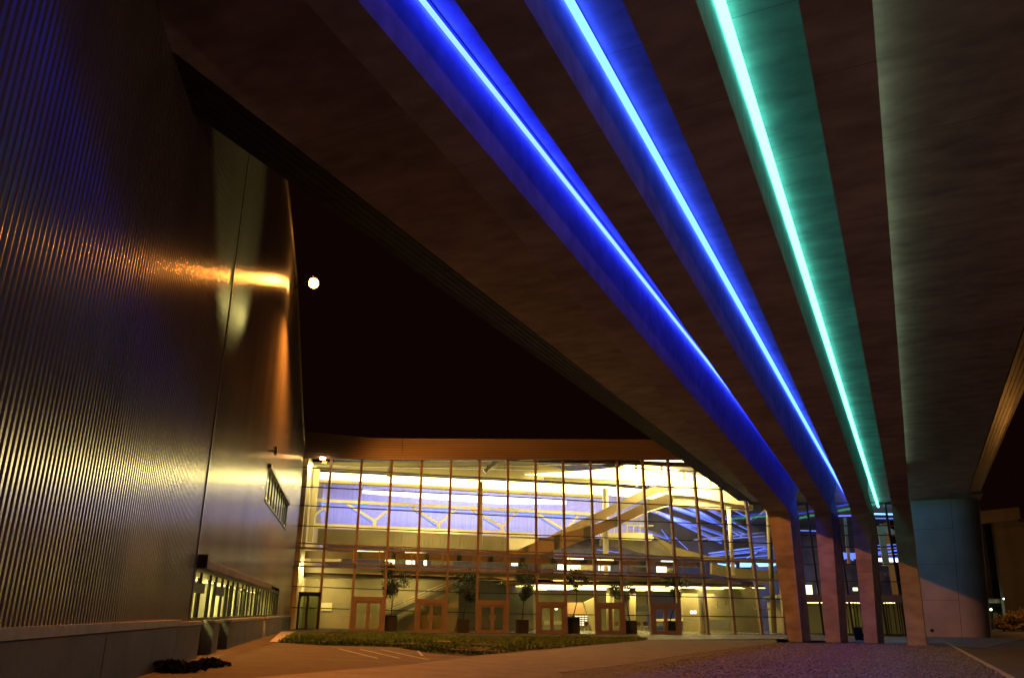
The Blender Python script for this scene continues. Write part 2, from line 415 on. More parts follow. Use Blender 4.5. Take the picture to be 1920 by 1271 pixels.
# openings (s0,s1,z0,z1)
sW0, sW1 = ws(wall(364, 1100)), ws(wall(521.5, 1130)); zW0, zW1 = ZP+.04, wall(370, 1066).z
sU0, sU1 = ws(wall(499.5, 905)), ws(wall(537, 968)); zU1 = (wall(503, 876).z+wall(540, 950).z)/2; zU0 = (wall(496, 934).z+wall(534, 992).z)/2
def corrugated(s0, s1, zfun0, zfun1, name, mat, pitch=.16, amp=.0135):
    b = B(); n = max(8, int((s1-s0)/pitch*12)); prev = None; vs = []; fs = []
    for i in range(n+1):
        s = s0+(s1-s0)*i/n; ph = 2*math.pi*s/pitch
        off = amp*(math.tanh(2.6*(math.sin(ph)+.55))/.99)
        vs.append(WL(s, zfun0(s), off)); vs.append(WL(s, zfun1(s), off))
        if i: k = 2*i; fs.append([k-2, k, k+1, k-1])
    b.add(vs, fs); return b.build(name, mat, hall, smooth=True)
seamS = sW0-.35
EPS = .012
corrugated(-25, seamS-EPS*2, lambda s: ZP, ztop, 'metal_cladding', M['clad'])
corrugated(seamS+EPS*2, sW0, lambda s: ZP, ztop, 'metal_cladding', M['clad'], amp=.011)
corrugated(sW0, sU0, lambda s: zW1+.25, ztop, 'metal_cladding', M['clad'], amp=.011)
corrugated(sU0, sU1, lambda s: zW1+.25, lambda s: zU0, 'metal_cladding', M['clad'], amp=.011)
corrugated(sU0, sU1, lambda s: zU1, ztop, 'metal_cladding', M['clad'], amp=.011)
corrugated(sU1, sW1, lambda s: zW1+.25, ztop, 'metal_cladding', M['clad'], amp=.011)
corrugated(sW1, S_END, lambda s: ZP, ztop, 'metal_cladding', M['clad'], amp=.011)
# body behind (dark core, parapet, end)
def wall_core(s0, s1, z0f, z1f, o0=-.08, o1=-6):
    b = B(); n = max(1, int((s1-s0)/4))
    for i in range(n):
        a, c = s0+(s1-s0)*i/n, s0+(s1-s0)*(i+1)/n
        b.add([WL(a, z0f(a), o0), WL(c, z0f(c), o0), WL(c, z1f(c), o0), WL(a, z1f(a), o0), WL(a, z0f(a), o1), WL(c, z0f(c), o1), WL(c, z1f(c), o1), WL(a, z1f(a), o1)],
              [[0,1,2,3],[7,6,5,4],[3,2,6,7],[0,4,5,1]])
    return b
for a_, c_, z0_, z1_ in [(-25, sW0, lambda s: 0, ztop), (sW0, sU0, lambda s: zW1+.25, ztop), (sU0, sU1, lambda s: zW1+.25, lambda s: zU0), (sU0, sU1, lambda s: zU1, ztop), (sU1, sW1, lambda s: zW1+.25, ztop), (sW1, S_END, lambda s: 0, ztop)]:
    wall_core(a_, c_, z0_, z1_).build('wall_core', M['clad_dark'], hall)
b = B(); b.box(WL(S_END, 0, 0), ZU*ztop(S_END), NW*-6, DW*.1); b.build('end_wall', M['clad_dark'], hall)
# seams and parapet
b = B(); b.bar(WL(seamS, ZP, .02), WL(seamS, ztop(seamS), .02), NW, .05, .05); b.build('joint_strip', M['fascia'], hall)
b = B()
for s in range(-24, int(S_END), 4):
    e = min(s+4, S_END); b.bar(WL(s, ztop(s)+.04, -.1), WL(e, ztop(e)+.04, -.1), NW, .38, .12)
b.build('parapet_cap', M['clad'], hall)
# plinth: panels, ledge
segs = []
for a, c in [(-25, 3.0), (3.0, 8.2), (8.2, ws(wall(178, 1225))), (ws(wall(178, 1225)), ws(wall(319, 1200))), (ws(wall(319, 1200)), ws(wall(364, 1195))), (ws(wall(390, 1190)), ws(wall(401, 1190))), (ws(wall(420, 1190)), ws(wall(488.5, 1170))), (ws(wall(493, 1170)), S_END)]:
    b = B(); b.box(WL(a+.02, -.2, .14), DW*(c-a-.04), ZU*(ZP+.11), NW*-.34); b.build('plinth_panel', M['plinth'], hall, bevel=.01)
    if a < 20:
        b = B(); b.box(WL(a, ZP-.07, .2), DW*(c-a), ZU*.14, NW*-.3); b.build('plinth_ledge', M['ledge'], hall)
    else:
        b = B(); b.box(WL(a, ZP-.08, .2), DW*(c-a), ZU*.09, NW*-.4); b.build('plinth_ledge', M['ledge'], hall)
# recessed doors between plinth panels
for a, c in [(ws(wall(364, 1195)), ws(wall(390, 1190))), (ws(wall(401, 1190)), ws(wall(420, 1190)))]:
    b = B(); b.box(WL(a, -.1, -.24), DW*(c-a), ZU*(ZP-.02+.1), NW*-.1); b.build('recess_panel', M['frame_dark'], hall)
b = B(); b.box(WL(ws(wall(364,1195))-1, .0, -.35), DW*(S_END-sW0+1), ZU*(ZP+.03), NW*-.1); b.build('recess_back', M['black'], hall)
# ribbon window
b = B()
n = 22; L = sW1-sW0
win = B()
for i in range(n+1):
    s = sW0+L*i/n+(random.uniform(-.3, .3) if 0 < i < n else 0)
    wd = .05 if i % 5 else .16
    win.box(WL(s-wd/2, zW0, .0), DW*wd, ZU*(zW1-zW0), NW*-.07)
win.box(WL(sW0, zW1-.06, .02), DW*L, ZU*.1, NW*-.15)
win.box(WL(sW0, zW0-.01, .02), DW*L, ZU*.07, NW*-.15)
for s in (sW0+.1, sW0+4.2):
    win.box(WL(s, zW1-.62, .005), DW*1.7, ZU*.26, NW*-.1)
wf = win.build('window_frame', M['frame_dark'], hall)
b = B(); b.box(WL(sW0, zW0, -.05), DW*L, ZU*(zW1-zW0), NW*-.02); b.build('window_pane', M['glass'], wf)
# room behind ribbon window
b = B(); b.box(WL(sW0-.5, 0, -2.2), DW*(L+1), ZU*(zW1+.3), NW*-.1); b.box(WL(sW0-.5, zW1+.06, -.13), DW*(L+1), ZU*.06, NW*-3); b.box(WL(sW0-.5, .6, -.46), DW*(L+1), ZU*.06, NW*-2.7)
b.box(WL(sW1+.3, 0, -.3), DW*.1, ZU*(zW1+.3), NW*-3); b.box(WL(sW0-.5, 0, -.3), DW*.1, ZU*(zW1+.3), NW*-3)
b.build('room_wall', M['white'], hall)
b = B()
s = sW0+.6
while s < sW1-.5:
    b = B(); b.bar(WL(s, ZP-.4, -1.0), WL(s, zW1, -1.0), NW, .12, .04); b.build('room_divider', M['frame_dark'], hall)
    s += random.uniform(1.0, 2.4)
for i in range(9):
    s = sW0+1.5+i*(L-3)/8
    b = B(); b.box(WL(s-.75, zW1-.03, -1.3), DW*1.5, ZU*.03, NW*-.25); b.build('ceiling_light', M['e_warm2'], hall)
for i in range(4):
    s = sW0+3+i*(L-6)/3; lamp('room_lamp', 'AREA', WL(s, zW1-.12, -1.1), WL(s, 0, -2.4), (1, .88, .3), 170, 5, .4, parent=hall)
# awning box over ribbon window
aw0 = ws(wall(372, 1050)); aw1 = ws(wall(505, 1100))
b = B(); b.box(WL(sW0+.2, zW1+.04, .12), DW*(aw1-aw0), ZU*.26, NW*-.18); b.build('awning_box', M['plinth'], hall, bevel=.02)
b = B(); b.box(WL(sW0-.05, zW1+.02, .27), DW*.25, ZU*.36, NW*-.34); b.build('awning_cap', M['black'], hall)
# upper window
win = B(); LU = sU1-sU0; n = 9
for i in range(n+1):
    s = sU0+LU*i/n; win.box(WL(s-.06, zU0, .03), DW*.10, ZU*(zU1-zU0), NW*-.08)
win.box(WL(sU0-.1, zU1, .16), DW*(LU+.2), ZU*.2, NW*-.3); win.box(WL(sU0-.1, zU0-.08, .06), DW*(LU+.2), ZU*.1, NW*-.2)
wf = win.build('window_frame', M['frame_dark'], hall)
b = B(); b.box(WL(sU0, zU0, -.05), DW*LU, ZU*(zU1-zU0), NW*-.02); b.build('window_pane', M['glass'], wf)
b = B(); b.box(WL(sU0-.5, zU0-1, -2.0), DW*(LU+1), ZU*(zU1-zU0+2), NW*-.1); b.box(WL(sU1+.3, zU0-1, -.3), DW*.1, ZU*(zU1-zU0+2), NW*-2); b.box(WL(sU0-.4, zU0-1, -.3), DW*.1, ZU*(zU1-zU0+2), NW*-2); b.box(WL(sU0-.5, zU1-.06, -.12), DW*(LU+1), ZU*.05, NW*-2); b.box(WL(sU0-.5, zU0+.01, -.12), DW*(LU+1), ZU*.04, NW*-2)
b.build('room_wall', M['white'], hall)
for i in range(4):
    s = sU0+2+i*(LU-3.8)/3
    b = B(); b.box(WL(s-1.75, zU1-.1, -.18), DW*3.5, ZU*.03, NW*-.5); b.build('ceiling_light', M['e_win'], hall)
lamp('room_lamp', 'AREA', WL((sU0+sU1)/2, zU1-.14, -1.0), WL((sU0+sU1)/2, 0, -1.6), (1, .85, .3), 500, LU*.8, .4, parent=hall)
b = B(); b.box(WL(sU0+.3, zU0+.75, -.8), DW*(LU-.6), ZU*.12, NW*-.12); b.build('room_shelf', M['wood'], hall)
# small fittings on the wall
p = wall(507, 845, .1); cam_ = thing('security_camera', 'tiny dark camera bracket on the metal wall above the upper window', 'camera', p)
b = B(); b.bar(p-NW*.12, p+NW*.25, ZU, .06, .06); b.bar(p+NW*.25-ZU*.2, p+NW*.25+ZU*.08, NW, .12, .12); b.build('bracket', M['black'], cam_)
b = B(); b.bar(p+NW*.25+ZU*.12-DW*.22, p+NW*.25+ZU*.12+DW*.15, ZU, .12, .12); b.build('housing', M['black'], cam_)
p = fp(549, 1063, -.35); dm = thing('dome_camera', 'small dark dome camera on the leftmost facade post', 'camera', p)
b = B(); b.bar(p, p+NF*.35, ZU, .08, .08); b.build('bracket', M['black'], dm)
b = B(); b.sphere(p, .17, 12); b.build('dome', M['black'], dm, smooth=True)

# ================================================================== SODIUM FLOODLIGHT (the star)
LP = CP+ray(588, 531)*44.5
fl = thing('sodium_floodlight', 'glaring orange sodium floodlight on an arm high on the metal wall', 'street light', LP+ZU*.45)
wpt = LP-NW*((LP-WP0).dot(NW))+DW*2.2
b = B(); b.path([Vector((wpt.x, wpt.y, LP.z+.45)), LP+ZU*.45], .045); b.path([LP+ZU*.45, LP+ZU*.2], .03); b.build('arm', M['clad_dark'], fl)
cdir = flat(CP-LP)
b = B()
shade = (NW*.55+cdir*.85-ZU*.35).normalized(); ax = shade.cross(ZU).normalized(); ay = ax.cross(shade)
for i in range(10):        # open-fronted reflector shell
    a0, a1 = 2*math.pi*i/10, 2*math.pi*(i+1)/10
    e0, e1 = ax*math.cos(a0)+ay*math.sin(a0), ax*math.cos(a1)+ay*math.sin(a1)
    c0 = LP-shade*.26; b.add([c0+e0*.16, c0+e1*.16, LP+shade*.05+e1*.3, LP+shade*.05+e0*.3], [[0,1,2,3]]); b.add([c0+e0*.16, c0+e1*.16, c0-shade*.1], [[0,1,2]])
b.build('reflector_housing', M['clad_dark'], fl)
b = B(); b.sphere(LP, .25, 18); b.build('lamp_globe', M['e_sod'], fl, smooth=True)
lamp('flood_beam', 'SPOT', LP+shade*.3, BR(46, -8, -6), (1.0, .27, .03), 27000, .12, spot=math.radians(160), blend=.35, parent=fl)

# ================================================================== BRIDGE
UB0 = -26.0
bridge = thing('elevated_bridge', 'concrete underside of the elevated bridge with deep ribs running down into leaning columns', 'bridge', BR(54, -3, -HC))
# slab outline in plan (u, v)
def uv(p): q = p-CP; return q.dot(DU), q.dot(DV)
le = [on_ceil(320, 94), on_ceil(1425, 951)]
def lev(u): (a, va), (c, vc) = le; return va+(vc-va)*(u-a)/(c-a)
re_ = [on_ceil(1920, 610), on_ceil(1815, 924)]
def rev(u): (a, va), (c, vc) = re_; return va+(vc-va)*(u-a)/(c-a)
uF, vF = le[1]; uF = min(uF, uv(fp(1425, 951))[0]-.05)
FRu, FRv = uv(FR); DLu, DLv = uv(DRL)
slab = [(UB0, lev(UB0)), (0, lev(0)), (25, lev(25)), (50, lev(50)), (uF-.3, lev(uF)), (FRu-.4, FRv), (DLu-.3, .7), (DLu+2.5, 6.3), (DLu-2.6, 6.3), (DLu-2.6, rev(DLu)), (60, rev(60)), (30, rev(30)), (0, rev(0)), (UB0, rev(UB0))]
b = B(); n = len(slab)
# split as strips along u so the soffit can slope: use triangulated prism
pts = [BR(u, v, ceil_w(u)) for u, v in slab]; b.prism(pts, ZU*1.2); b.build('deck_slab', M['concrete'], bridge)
# ribs with columns
RV = [((-7.2, -7.5), (-6.44, -6.18)), ((-5.08, -4.75), (-4.12, -3.78)), ((-2.74, -2.60), (-1.74, -1.62)), ((-.34, -.27), (.66, .69))]   # v at u = 8 and at u = 54: the ribs close up slightly
def fan(ab, u): return ab[0]+(ab[1]-ab[0])*(u-8)/46
COLS = [((1478, 1203), (1506, 1203), (1452, 958), (1497, 968)), ((1547, 1204), (1577, 1204), (1521, 952), (1549, 962)), ((1621, 1206), (1646, 1206), (1598, 944), (1624, 952)), ((1702.5, 1210), (1737.5, 1210), (1671, 931), (1705, 937))]
for i, (v0, v1) in enumerate(RV):
    (a, c, d, e) = COLS[i]
    pa, pc = ground(*a), ground(*c)
    ua, va = uv(pa); uc, vc = uv(pc); ub = (ua+uc)/2
    ut = ub-.5                           # where rib bends down
    wt = rib_w(ut)
    def prof(vv, vb, fl=0):
        # (u,w,v) outline of one side
        V = lambda u: fan(vv, u)
        P = [(UB0, rib_w(UB0), V(UB0)), (UB0, ceil_w(UB0)-.003, V(UB0)), (ut+9.5, ceil_w(ut+9.5)-.003, V(ut+9.5)), (ut+4.4, wt+1.5, V(ut+4.4)), (ut+1.75, wt-.55, V(ut)+fl)]
        P += [(ub+1.25, -HC-.1, vb+fl), (ub, -HC-.1, vb), (ut+.12, wt-.35, V(ut)), (ut-.35, wt-.02, V(ut)), (ut-1.4, rib_w(ut-1.4), V(ut))]
        return [BR(q[0], q[2], q[1]) for q in P]
    A = prof(v0, va); C = prof(v1, vc, [.36, .34, .32, .05][i]); n = len(A)
    b = B(); b.add(A+C, [list(range(n)), list(range(2*n-1, n-1, -1))]+[[k, n+k, n+(k+1) % n, (k+1) % n] for k in range(n)])
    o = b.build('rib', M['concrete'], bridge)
    o['label'] = ['rib ending in the orange lit column', 'rib between the two blue tubes', 'rib between the blue tube and the green tube', 'rib right of the green tube'][i]
# side cladding of bridge (flaring soffit strip with longitudinal grooves, then upright side)
def cladding(inner, outer, sgn):
    """inner, outer: functions u -> v ; bands between them"""
    b = B(); us = [UB0]+[5*k for k in range(-4, 15)]+[uF-.2 if sgn < 0 else DLu]
    us = sorted(set(x for x in us if x <= us[-1]))
    nb = 5
    for u0, u1 in zip(us, us[1:]):
        u1_ = u1-.05
        for k in range(nb):
            f0, f1 = k/nb, (k+.86)/nb
            def P(u, f, dz): 
                v = inner(u)+(outer(u)-inner(u))*f; return BR(u, v, ceil_w(u)+.02+.14*f+dz)
            b.prism([P(u0, f0, 0), P(u1_, f0, 0), P(u1_, f1, 0), P(u0, f1, 0)], ZU*.12)
            b.prism([P(u0, f1, .07), P(u1, f1, .07), P(u1, (k+1)/nb, .07), P(u0, (k+1)/nb, .07)], ZU*.05, 1)
        o0, o1 = outer(u0), outer(u1_)
        for k in range(6):
            z0 = .14+k*.42
            b.prism([BR(u0, o0, ceil_w(u0)+z0), BR(u1_, o1, ceil_w(u1)+z0), BR(u1_, o1, ceil_w(u1)+z0+.39), BR(u0, o0, ceil_w(u0)+z0+.39)], DV*(.15*-sgn), 0)
            b.prism([BR(u0, o0-.03*sgn, ceil_w(u0)+z0+.3), BR(u1, o1-.03*sgn, ceil_w(u1)+z0+.3), BR(u1, o1-.03*sgn, ceil_w(u1)+z0+.43), BR(u0, o0-.03*sgn, ceil_w(u0)+z0+.43)], DV*(.1*-sgn), 1)
    return b
lo = [on_ceil(359, 211, .14), on_ceil(1398, 948, .14)]
def lov(u): (a, va), (c, vc) = lo; return va+(vc-va)*(u-a)/(c-a)
ro = [on_ceil(1920, 732, .14), on_ceil(1838, 922, .14)]
def rov(u): (a, va), (c, vc) = ro; return va+(vc-va)*(u-a)/(c-a)
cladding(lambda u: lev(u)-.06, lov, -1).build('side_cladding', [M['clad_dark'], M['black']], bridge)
cladding(lambda u: rev(u)+.06, rov, 1).build('side_cladding', [M['fascia'], M['black']], bridge)
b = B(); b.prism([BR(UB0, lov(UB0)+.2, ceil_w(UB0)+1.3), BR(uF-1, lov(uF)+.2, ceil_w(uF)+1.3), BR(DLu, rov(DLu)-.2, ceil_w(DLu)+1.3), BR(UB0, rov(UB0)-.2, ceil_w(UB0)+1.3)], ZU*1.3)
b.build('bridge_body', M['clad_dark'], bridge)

# unseen floodlight added on the bridge edge to wash the metal wall pale yellow
bp_ = BR(33, -10.9, ceil_w(33)+2.62)
bf = thing('added_wall_flood', 'unseen floodlight added on top of the bridge washing the metal wall with a pale yellow cone', 'floodlight', bp_)
b = B(); b.tube(bp_, bp_+ZU*2.2, .05, 8); b.build('post', M['clad_dark'], bf)
ta = wall(455, 290); dd = (ta-bp_-ZU*2.3).normalized()
b = B(); b.bar(bp_+ZU*2.3-dd*.25, bp_+ZU*2.3+dd*.05, ZU, .35, .35); b.build('housing', M['clad_dark'], bf)
lamp('wall_wash', 'SPOT', bp_+ZU*2.3+dd*.12, ta, (1, .84, .24), 2300, .3, spot=math.radians(42), blend=1, parent=bf)
# light tubes in the slots
def tube_light(v, mat, r, u1, label, dz=.13):
    root = thing('light_tube', label, 'light tube', BR(30, fan(v, 30), ceil_w(30)), 'coloured light tubes under the bridge')
    b = B()
    u = UB0+4
    while u < u1-.1:
        e = min(u+5.0, u1)
        b.tube(BR(u, fan(v, u), ceil_w(u)-dz), BR(e-.03, fan(v, e), ceil_w(e)-dz), r, 10); u = e
    b.build('glowing_tube', mat, root, smooth=False)
    b = B(); b.prism([BR(UB0+4, fan(v, UB0+4)-.05, ceil_w(UB0+4)-.004), BR(u1, fan(v, u1)-.05, ceil_w(u1)-.004), BR(u1, fan(v, u1)+.05, ceil_w(u1)-.004), BR(UB0+4, fan(v, UB0+4)+.05, ceil_w(UB0+4)-.004)], ZU*-.03)
    b.build('tube_housing', M['frame_dark'], root)
tube_light((-6.37, -6.08), M['e_blue1'], .05, 60, 'deep blue light tube, leftmost, glowing under the bridge')
tube_light((-4.03, -3.70), M['e_blue2'], .08, 75.5, 'bright blue light tube, second from the left under the bridge')
tube_light((-1.64, -1.53), M['e_green'], .095, 77.5, 'green white light tube under the bridge, third from the left')
tube_light((.70, .75), M['e_pale'], .03, 58.0, 'faint pale green tube hidden behind the rightmost rib', dz=.3)

# ================================================================== PIER (rounded concrete wall at the bridge's end)
pier = thing('concrete_pier', 'wide rounded concrete pier under the right edge of the bridge', 'pier', BR(77, 3, -HC))
def pier_outline(top):
    l = .75 if not top else .98
    R = 2.1
    vr = (5.45 if not top else 6.25)
    u0 = 75.9 if not top else 75.6
    P = [(u0, l), (u0, vr-R)]
    for i in range(1, 13):
        a = -math.pi/2+math.pi/2*i/12
        P.append((u0+R+R*math.sin(a), vr-R+R*math.cos(a)))
    P.append((u0+6, vr)); P.append((u0+6, l)); return P
pb, pt = pier_outline(False), pier_outline(True)
b = B(); n = len(pb)
vs = [BR(u, v, -HC-.05) for u, v in pb]+[BR(u, v, ceil_w(u)-.01) for u, v in pt]
b.add(vs, [list(range(n)), list(range(2*n-1, n-1, -1))]+[[k, n+k, n+(k+1) % n, (k+1) % n] for k in range(n)])
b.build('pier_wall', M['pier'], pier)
# joints: thin dark fillets
b = B()
def pp(t, f, off=-.004):
    (u0, v0) = pb[0]; (u1, v1) = pb[1]; (U0_, V0), (U1_, V1) = pt[0], pt[1]
    lo_ = BR(u0+off, v0+(v1-v0)*t, -HC); hi = BR(U0_+off, V0+(V1-V0)*t, ceil_w(U0_)); return lo_.lerp(hi, f)
b.bar(pp(.97, 0), pp(.97, .99), DV, .025, .012)
for f in (.26, .52, .78): b.bar(pp(.01, f), pp(.97, f), ZU, .018, .012)
b.build('joint_line', M['clad_dark'], pier)
b = B(); q = pp(.18, .045, -.01); b.tube(q, q-DU*.03, .14, 16); b.build('round_vent', M['black'], pier)
b = B(); b.bar(BR(77.0, 5.38, -HC), BR(76.7, 6.18, ceil_w(76)), DV, .07, .07); b.build('corner_trim', M['fascia'], pier)

# ================================================================== GLASS BUILDING
gb = thing('glass_building', 'long glass fronted office building lit yellow and blue from inside', 'building', FL+DF*FLEN/2)
def part(b, name, mats, **k): return b.build(name, mats, gb, **k)
MB_ = [540, 596, 657, 718, 778, 835, 893, 951, 1007, 1061, 1119, 1170, 1222, 1275, 1328, 1378, 1429, 1471.5]
MT_ = [(565, 857), (622, 859), (679, 861), (735, 862), (791, 862.5), (846, 862.5), (899, 862.5), (952, 862.5), (1003.5, 862), (1055, 862), (1106, 861.5), (1156, 861.5), (1204, 861), (1251.5, 861), (1300, 872), (1350, 907), (1400, 951), (1456, 958)]
bots, tops = [], []
for i, x in enumerate(MB_):
    y = 1181+(1190-1181)*min(1, (x-540)/411)
    p = fp(x, y); p.z = 0; bots.append(p); tops.append(fp(*MT_[i]))
# bays whose top is hidden behind the bridge run on to the fascia line
zf = tops[10].z
for i in range(14, 18):
    d = (tops[i]-bots[i]); tops[i] = bots[i]+d*((zf*(1 if i < 16 else .995))/d.z)
for i, (p, q) in enumerate(zip(bots, tops)):
    b = B()
    b.bar(p-NF*.12, q-NF*.12, DF, .20 if i else .34, .12, 0)          # outer cap
    b.bar(p+NF*.13, q+NF*.13, DF, .11, .32, 0)
    part(b, 'mullion', [M['frame']])
def tline(pts, th, dep, name='transom', mat='frame_dark', k=0.0, out=-.1):
    b = B()
    P = [fp(x, y, 0) for x, y in pts]
    for a, c in zip(P, P[1:]): b.bar(a+NF*(k+out), c+NF*(k+out), ZU, th, dep)
    part(b, name, M[mat])
T = [([(954, 864), (1140, 874.6), (1321, 885)], .06), ([(563, 876), (953, 898), (1140, 908), (1380, 919)], .07), ([(560, 912), (951, 931), (1140, 941.5), (1400, 954)], .07),
     ([(556, 947), (951, 967), (1140, 975), (1452, 986)], .07), ([(553, 985), (951, 1001), (1140, 1008), (1459, 1019)], .07), ([(549, 1017.5), (951, 1033.5), (1330, 1046), (1460, 1050)], .10),
     ([(548, 1026.5), (951, 1038.5), (1140, 1047), (1462, 1053.5)], .16), ([(546, 1052), (951, 1067), (1316, 1077)], .09), ([(546, 1060.5), (951, 1073.5), (1316, 1083), (1464, 1088)], .13),
     ([(542, 1098.5), (893, 1111), (1140, 1115), (1467, 1122.5)], .07)]
for j, (pts, th) in enumerate(T):
    pts = [(x, y) for x, y in pts]
    tline(pts, th, .16, mat='frame' if j in (5, 6, 7, 8) else 'frame_dark')
# low transom, broken by the doors
doors = [(2, 1118), (4, 1122), (6, 1125), (8, 1127.5), (10, 1129), (12, 1130)]
dset = {d for d, _ in doors}
for i in range(17):
    if i in dset: continue
    x0, x1 = MB_[i], MB_[i+1]
    y = lambda x: 1138+(1150-1138)*(x-540)/411 if x < 951 else 1150+(1156.5-1150)*(x-951)/520
    tline([(x0+1, y(x0)), (x1-1, y(x1))], .07, .16)
tline([(540, 1181), (951, 1190), (1475, 1190)], .16, .3, name='base_rail', mat='frame', k=.05)
# glass bays
for i in range(17):
    a, c, d, e = bots[i], bots[i+1], tops[i+1], tops[i]
    b = B(); b.prism([a, c, d, e], NF*.02); part(b, 'glass_pane', M['glass'])
# tilted vent windows between the heavy rails (open outward at the foot)
for i in range(2, 14):
    f = lambda t, h: bots[i].lerp(bots[i+1], t)+(tops[i]-bots[i]).lerp(tops[i+1]-bots[i+1], t)*h
    def edge(px_t, upper):
        x = MB_[i]+(MB_[i+1]-MB_[i])*px_t
        ya = 1026.5+(1047-1026.5)*(x-548)/592 if upper else 1052+(1067-1052)*(x-546)/405
        return fp(x, min(ya, 1050 if upper else 1079))
    a, c, d, e = edge(.1, True), edge(.9, True), edge(.9, False), edge(.1, False)
    tilt = -NF*.28
    b = B(); b.bar(a-NF*.2, e-NF*.2+tilt, DF, .08, .06); b.bar(c-NF*.2, d-NF*.2+tilt, DF, .08, .06); b.bar(e-NF*.2+tilt, d-NF*.2+tilt, ZU, .09, .06); b.bar(a-NF*.2, c-NF*.2, ZU, .06, .06)
    part(b, 'vent_window', M['frame'])
# doors
for i, yt in doors:
    xl, xr = MB_[i], MB_[i+1]
    P = fp(xl, 1190); Q = fp(xr, 1190); P.z = Q.z = 0; top = fp((xl+xr)/2, yt).z
    W = (Q-P).length; o0 = P-NF*.28
    b = B(); jw = .32
    b.box(o0-DF*.1, DF*jw, NF*.3, ZU*top); b.box(o0+DF*(W+.1-jw), DF*jw, NF*.3, ZU*top); b.box(o0+DF*(jw-.1)+ZU*(top-.38), DF*(W+.2-2*jw), NF*.3, ZU*.38)
    b.box(o0+DF*(jw-.1), DF*(W+.2-2*jw), NF*.3, ZU*.10)
    dr = part(b, 'double_door', M['frame'], bevel=.01)
    iw = (W+.2-2*jw)/2
    for s in (0, 1):
        q = o0+DF*(jw-.1+s*iw)+NF*.06+ZU*.10; hh = top-.38-.10; b = B()
        b.box(q, DF*.14, NF*.1, ZU*hh); b.box(q+DF*(iw-.14), DF*.14, NF*.1, ZU*hh); b.box(q+DF*.14, DF*(iw-.28), NF*.1, ZU*.2); b.box(q+DF*.14+ZU*(hh-.12), DF*(iw-.28), NF*.1, ZU*.12)
        b.box(q+DF*.14+NF*.04+ZU*.2, DF*(iw-.28), NF*.015, ZU*(hh-.32), 1)
        b.bar(q+DF*((iw-.2) if s == 0 else .2)-NF*.05+ZU*.9, q+DF*((iw-.2) if s == 0 else .2)-NF*.05+ZU*1.3, DF, .02, .02, 2)
        b.build('door_leaf', [M['frame'], M['glass'], M['steelwhite']], dr)
# fascia: ribbed metal band above the glass
segs = [((568, 808), (700, 821), (565, 857), (700, 862)), ((700, 821), (755, 822), (700, 862), (755, 862.5)), ((755.8, 822), (1240, 824), (755.8, 862.5), (1240, 861)), ((1240.8, 824), (1420, 824), (1240.8, 861), (1420, 861))]
b = B()
for a, c, d, e in segs:
    A, Cc, D_, E_ = fp(*a, -.5), fp(*c, -.5), fp(*d, -.5), fp(*e, -.5)
    nn = 9
    for k in range(nn):
        f0, f1, fm = k/nn, (k+1)/nn, (k+.72)/nn
        b.prism([A.lerp(D_, f0), Cc.lerp(E_, f0), Cc.lerp(E_, fm), A.lerp(D_, fm)], NF*.6)
        b.prism([A.lerp(D_, fm)+NF*.05, Cc.lerp(E_, fm)+NF*.05, Cc.lerp(E_, f1)+NF*.05, A.lerp(D_, f1)+NF*.05], NF*.5, 1)
part(b, 'roof_fascia', [M['fascia'], M['fascia_groove']])
# parapet, roof plate and back
zt = fp(755, 822, -.5).z; zb = fp(900, 862.5).z
def slabbox(name, mat, x0, x1, k0, k1, z0, z1):
    b = B(); b.box(FL+DF*x0+NF*k0+ZU*z0, DF*(x1-x0), NF*(k1-k0), ZU*(z1-z0)); return part(b, name, mat)
b = B(); b.prism([FL+NF*.15+ZU*(zb+.05), FL+DF*(FLEN*.80)+NF*.15+ZU*(zb+.05), FL+DF*(FLEN*.80)+NF*30+ZU*(zb+.05+5.5), FL+NF*30+ZU*(zb+.05+5.5)], ZU*.4); part(b, 'roof', M['int_dark'])
b = B(); b.prism([FL+DF*FLEN*.8+NF*.15+ZU*(zb+.05), FL+DF*(FLEN+14)+NF*.15+ZU*(zb+.05), FL+DF*(FLEN+14)+NF*30+ZU*(zb+.05), FL+DF*FLEN*.8+NF*30+ZU*(zb+5.5)], ZU*.4); part(b, 'roof', M['int_dark'])
slabbox('back_wall', M['hallblue'], 0, FLEN+30, 30, 30.4, 0, zb+5.6)
slabbox('end_wall', M['white'], 0, .35, .3, 30, 0, zb+.04)
slabbox('floor', M['int_floor'], .0, FLEN+16, .1, 30, -.12, .035)
p = fp(608, 811, -.2); b = B(); b.tube(p, p+ZU*.75, .04); part(b, 'roof_pole', M['clad'])

# ---- interior: everything stands behind the glass at its own depth k
def ip(pts, k, t, name, mat):
    b = B(); b.prism([fp(x, y, k) for x, y in pts], NF*t); return part(b, name, M[mat] if isinstance(mat, str) else mat)
def ibar(p, q, k, th, name, mat, k2=None, dep=None):
    b = B(); b.bar(fp(*p, k), fp(*q, k if k2 is None else k2), NF.cross(fp(*q, k)-fp(*p, k)), th, dep or th); return part(b, name, M[mat])
# vertical bright end strip at left
ip([(571, 866), (584, 866), (567, 1095), (548, 1178), (543, 1178)], 1.2, .3, 'end_column', 'white')
ip([(585, 868), (600, 880), (585, 1015), (576, 1015)], 5.0, .4, 'end_column', 'white')
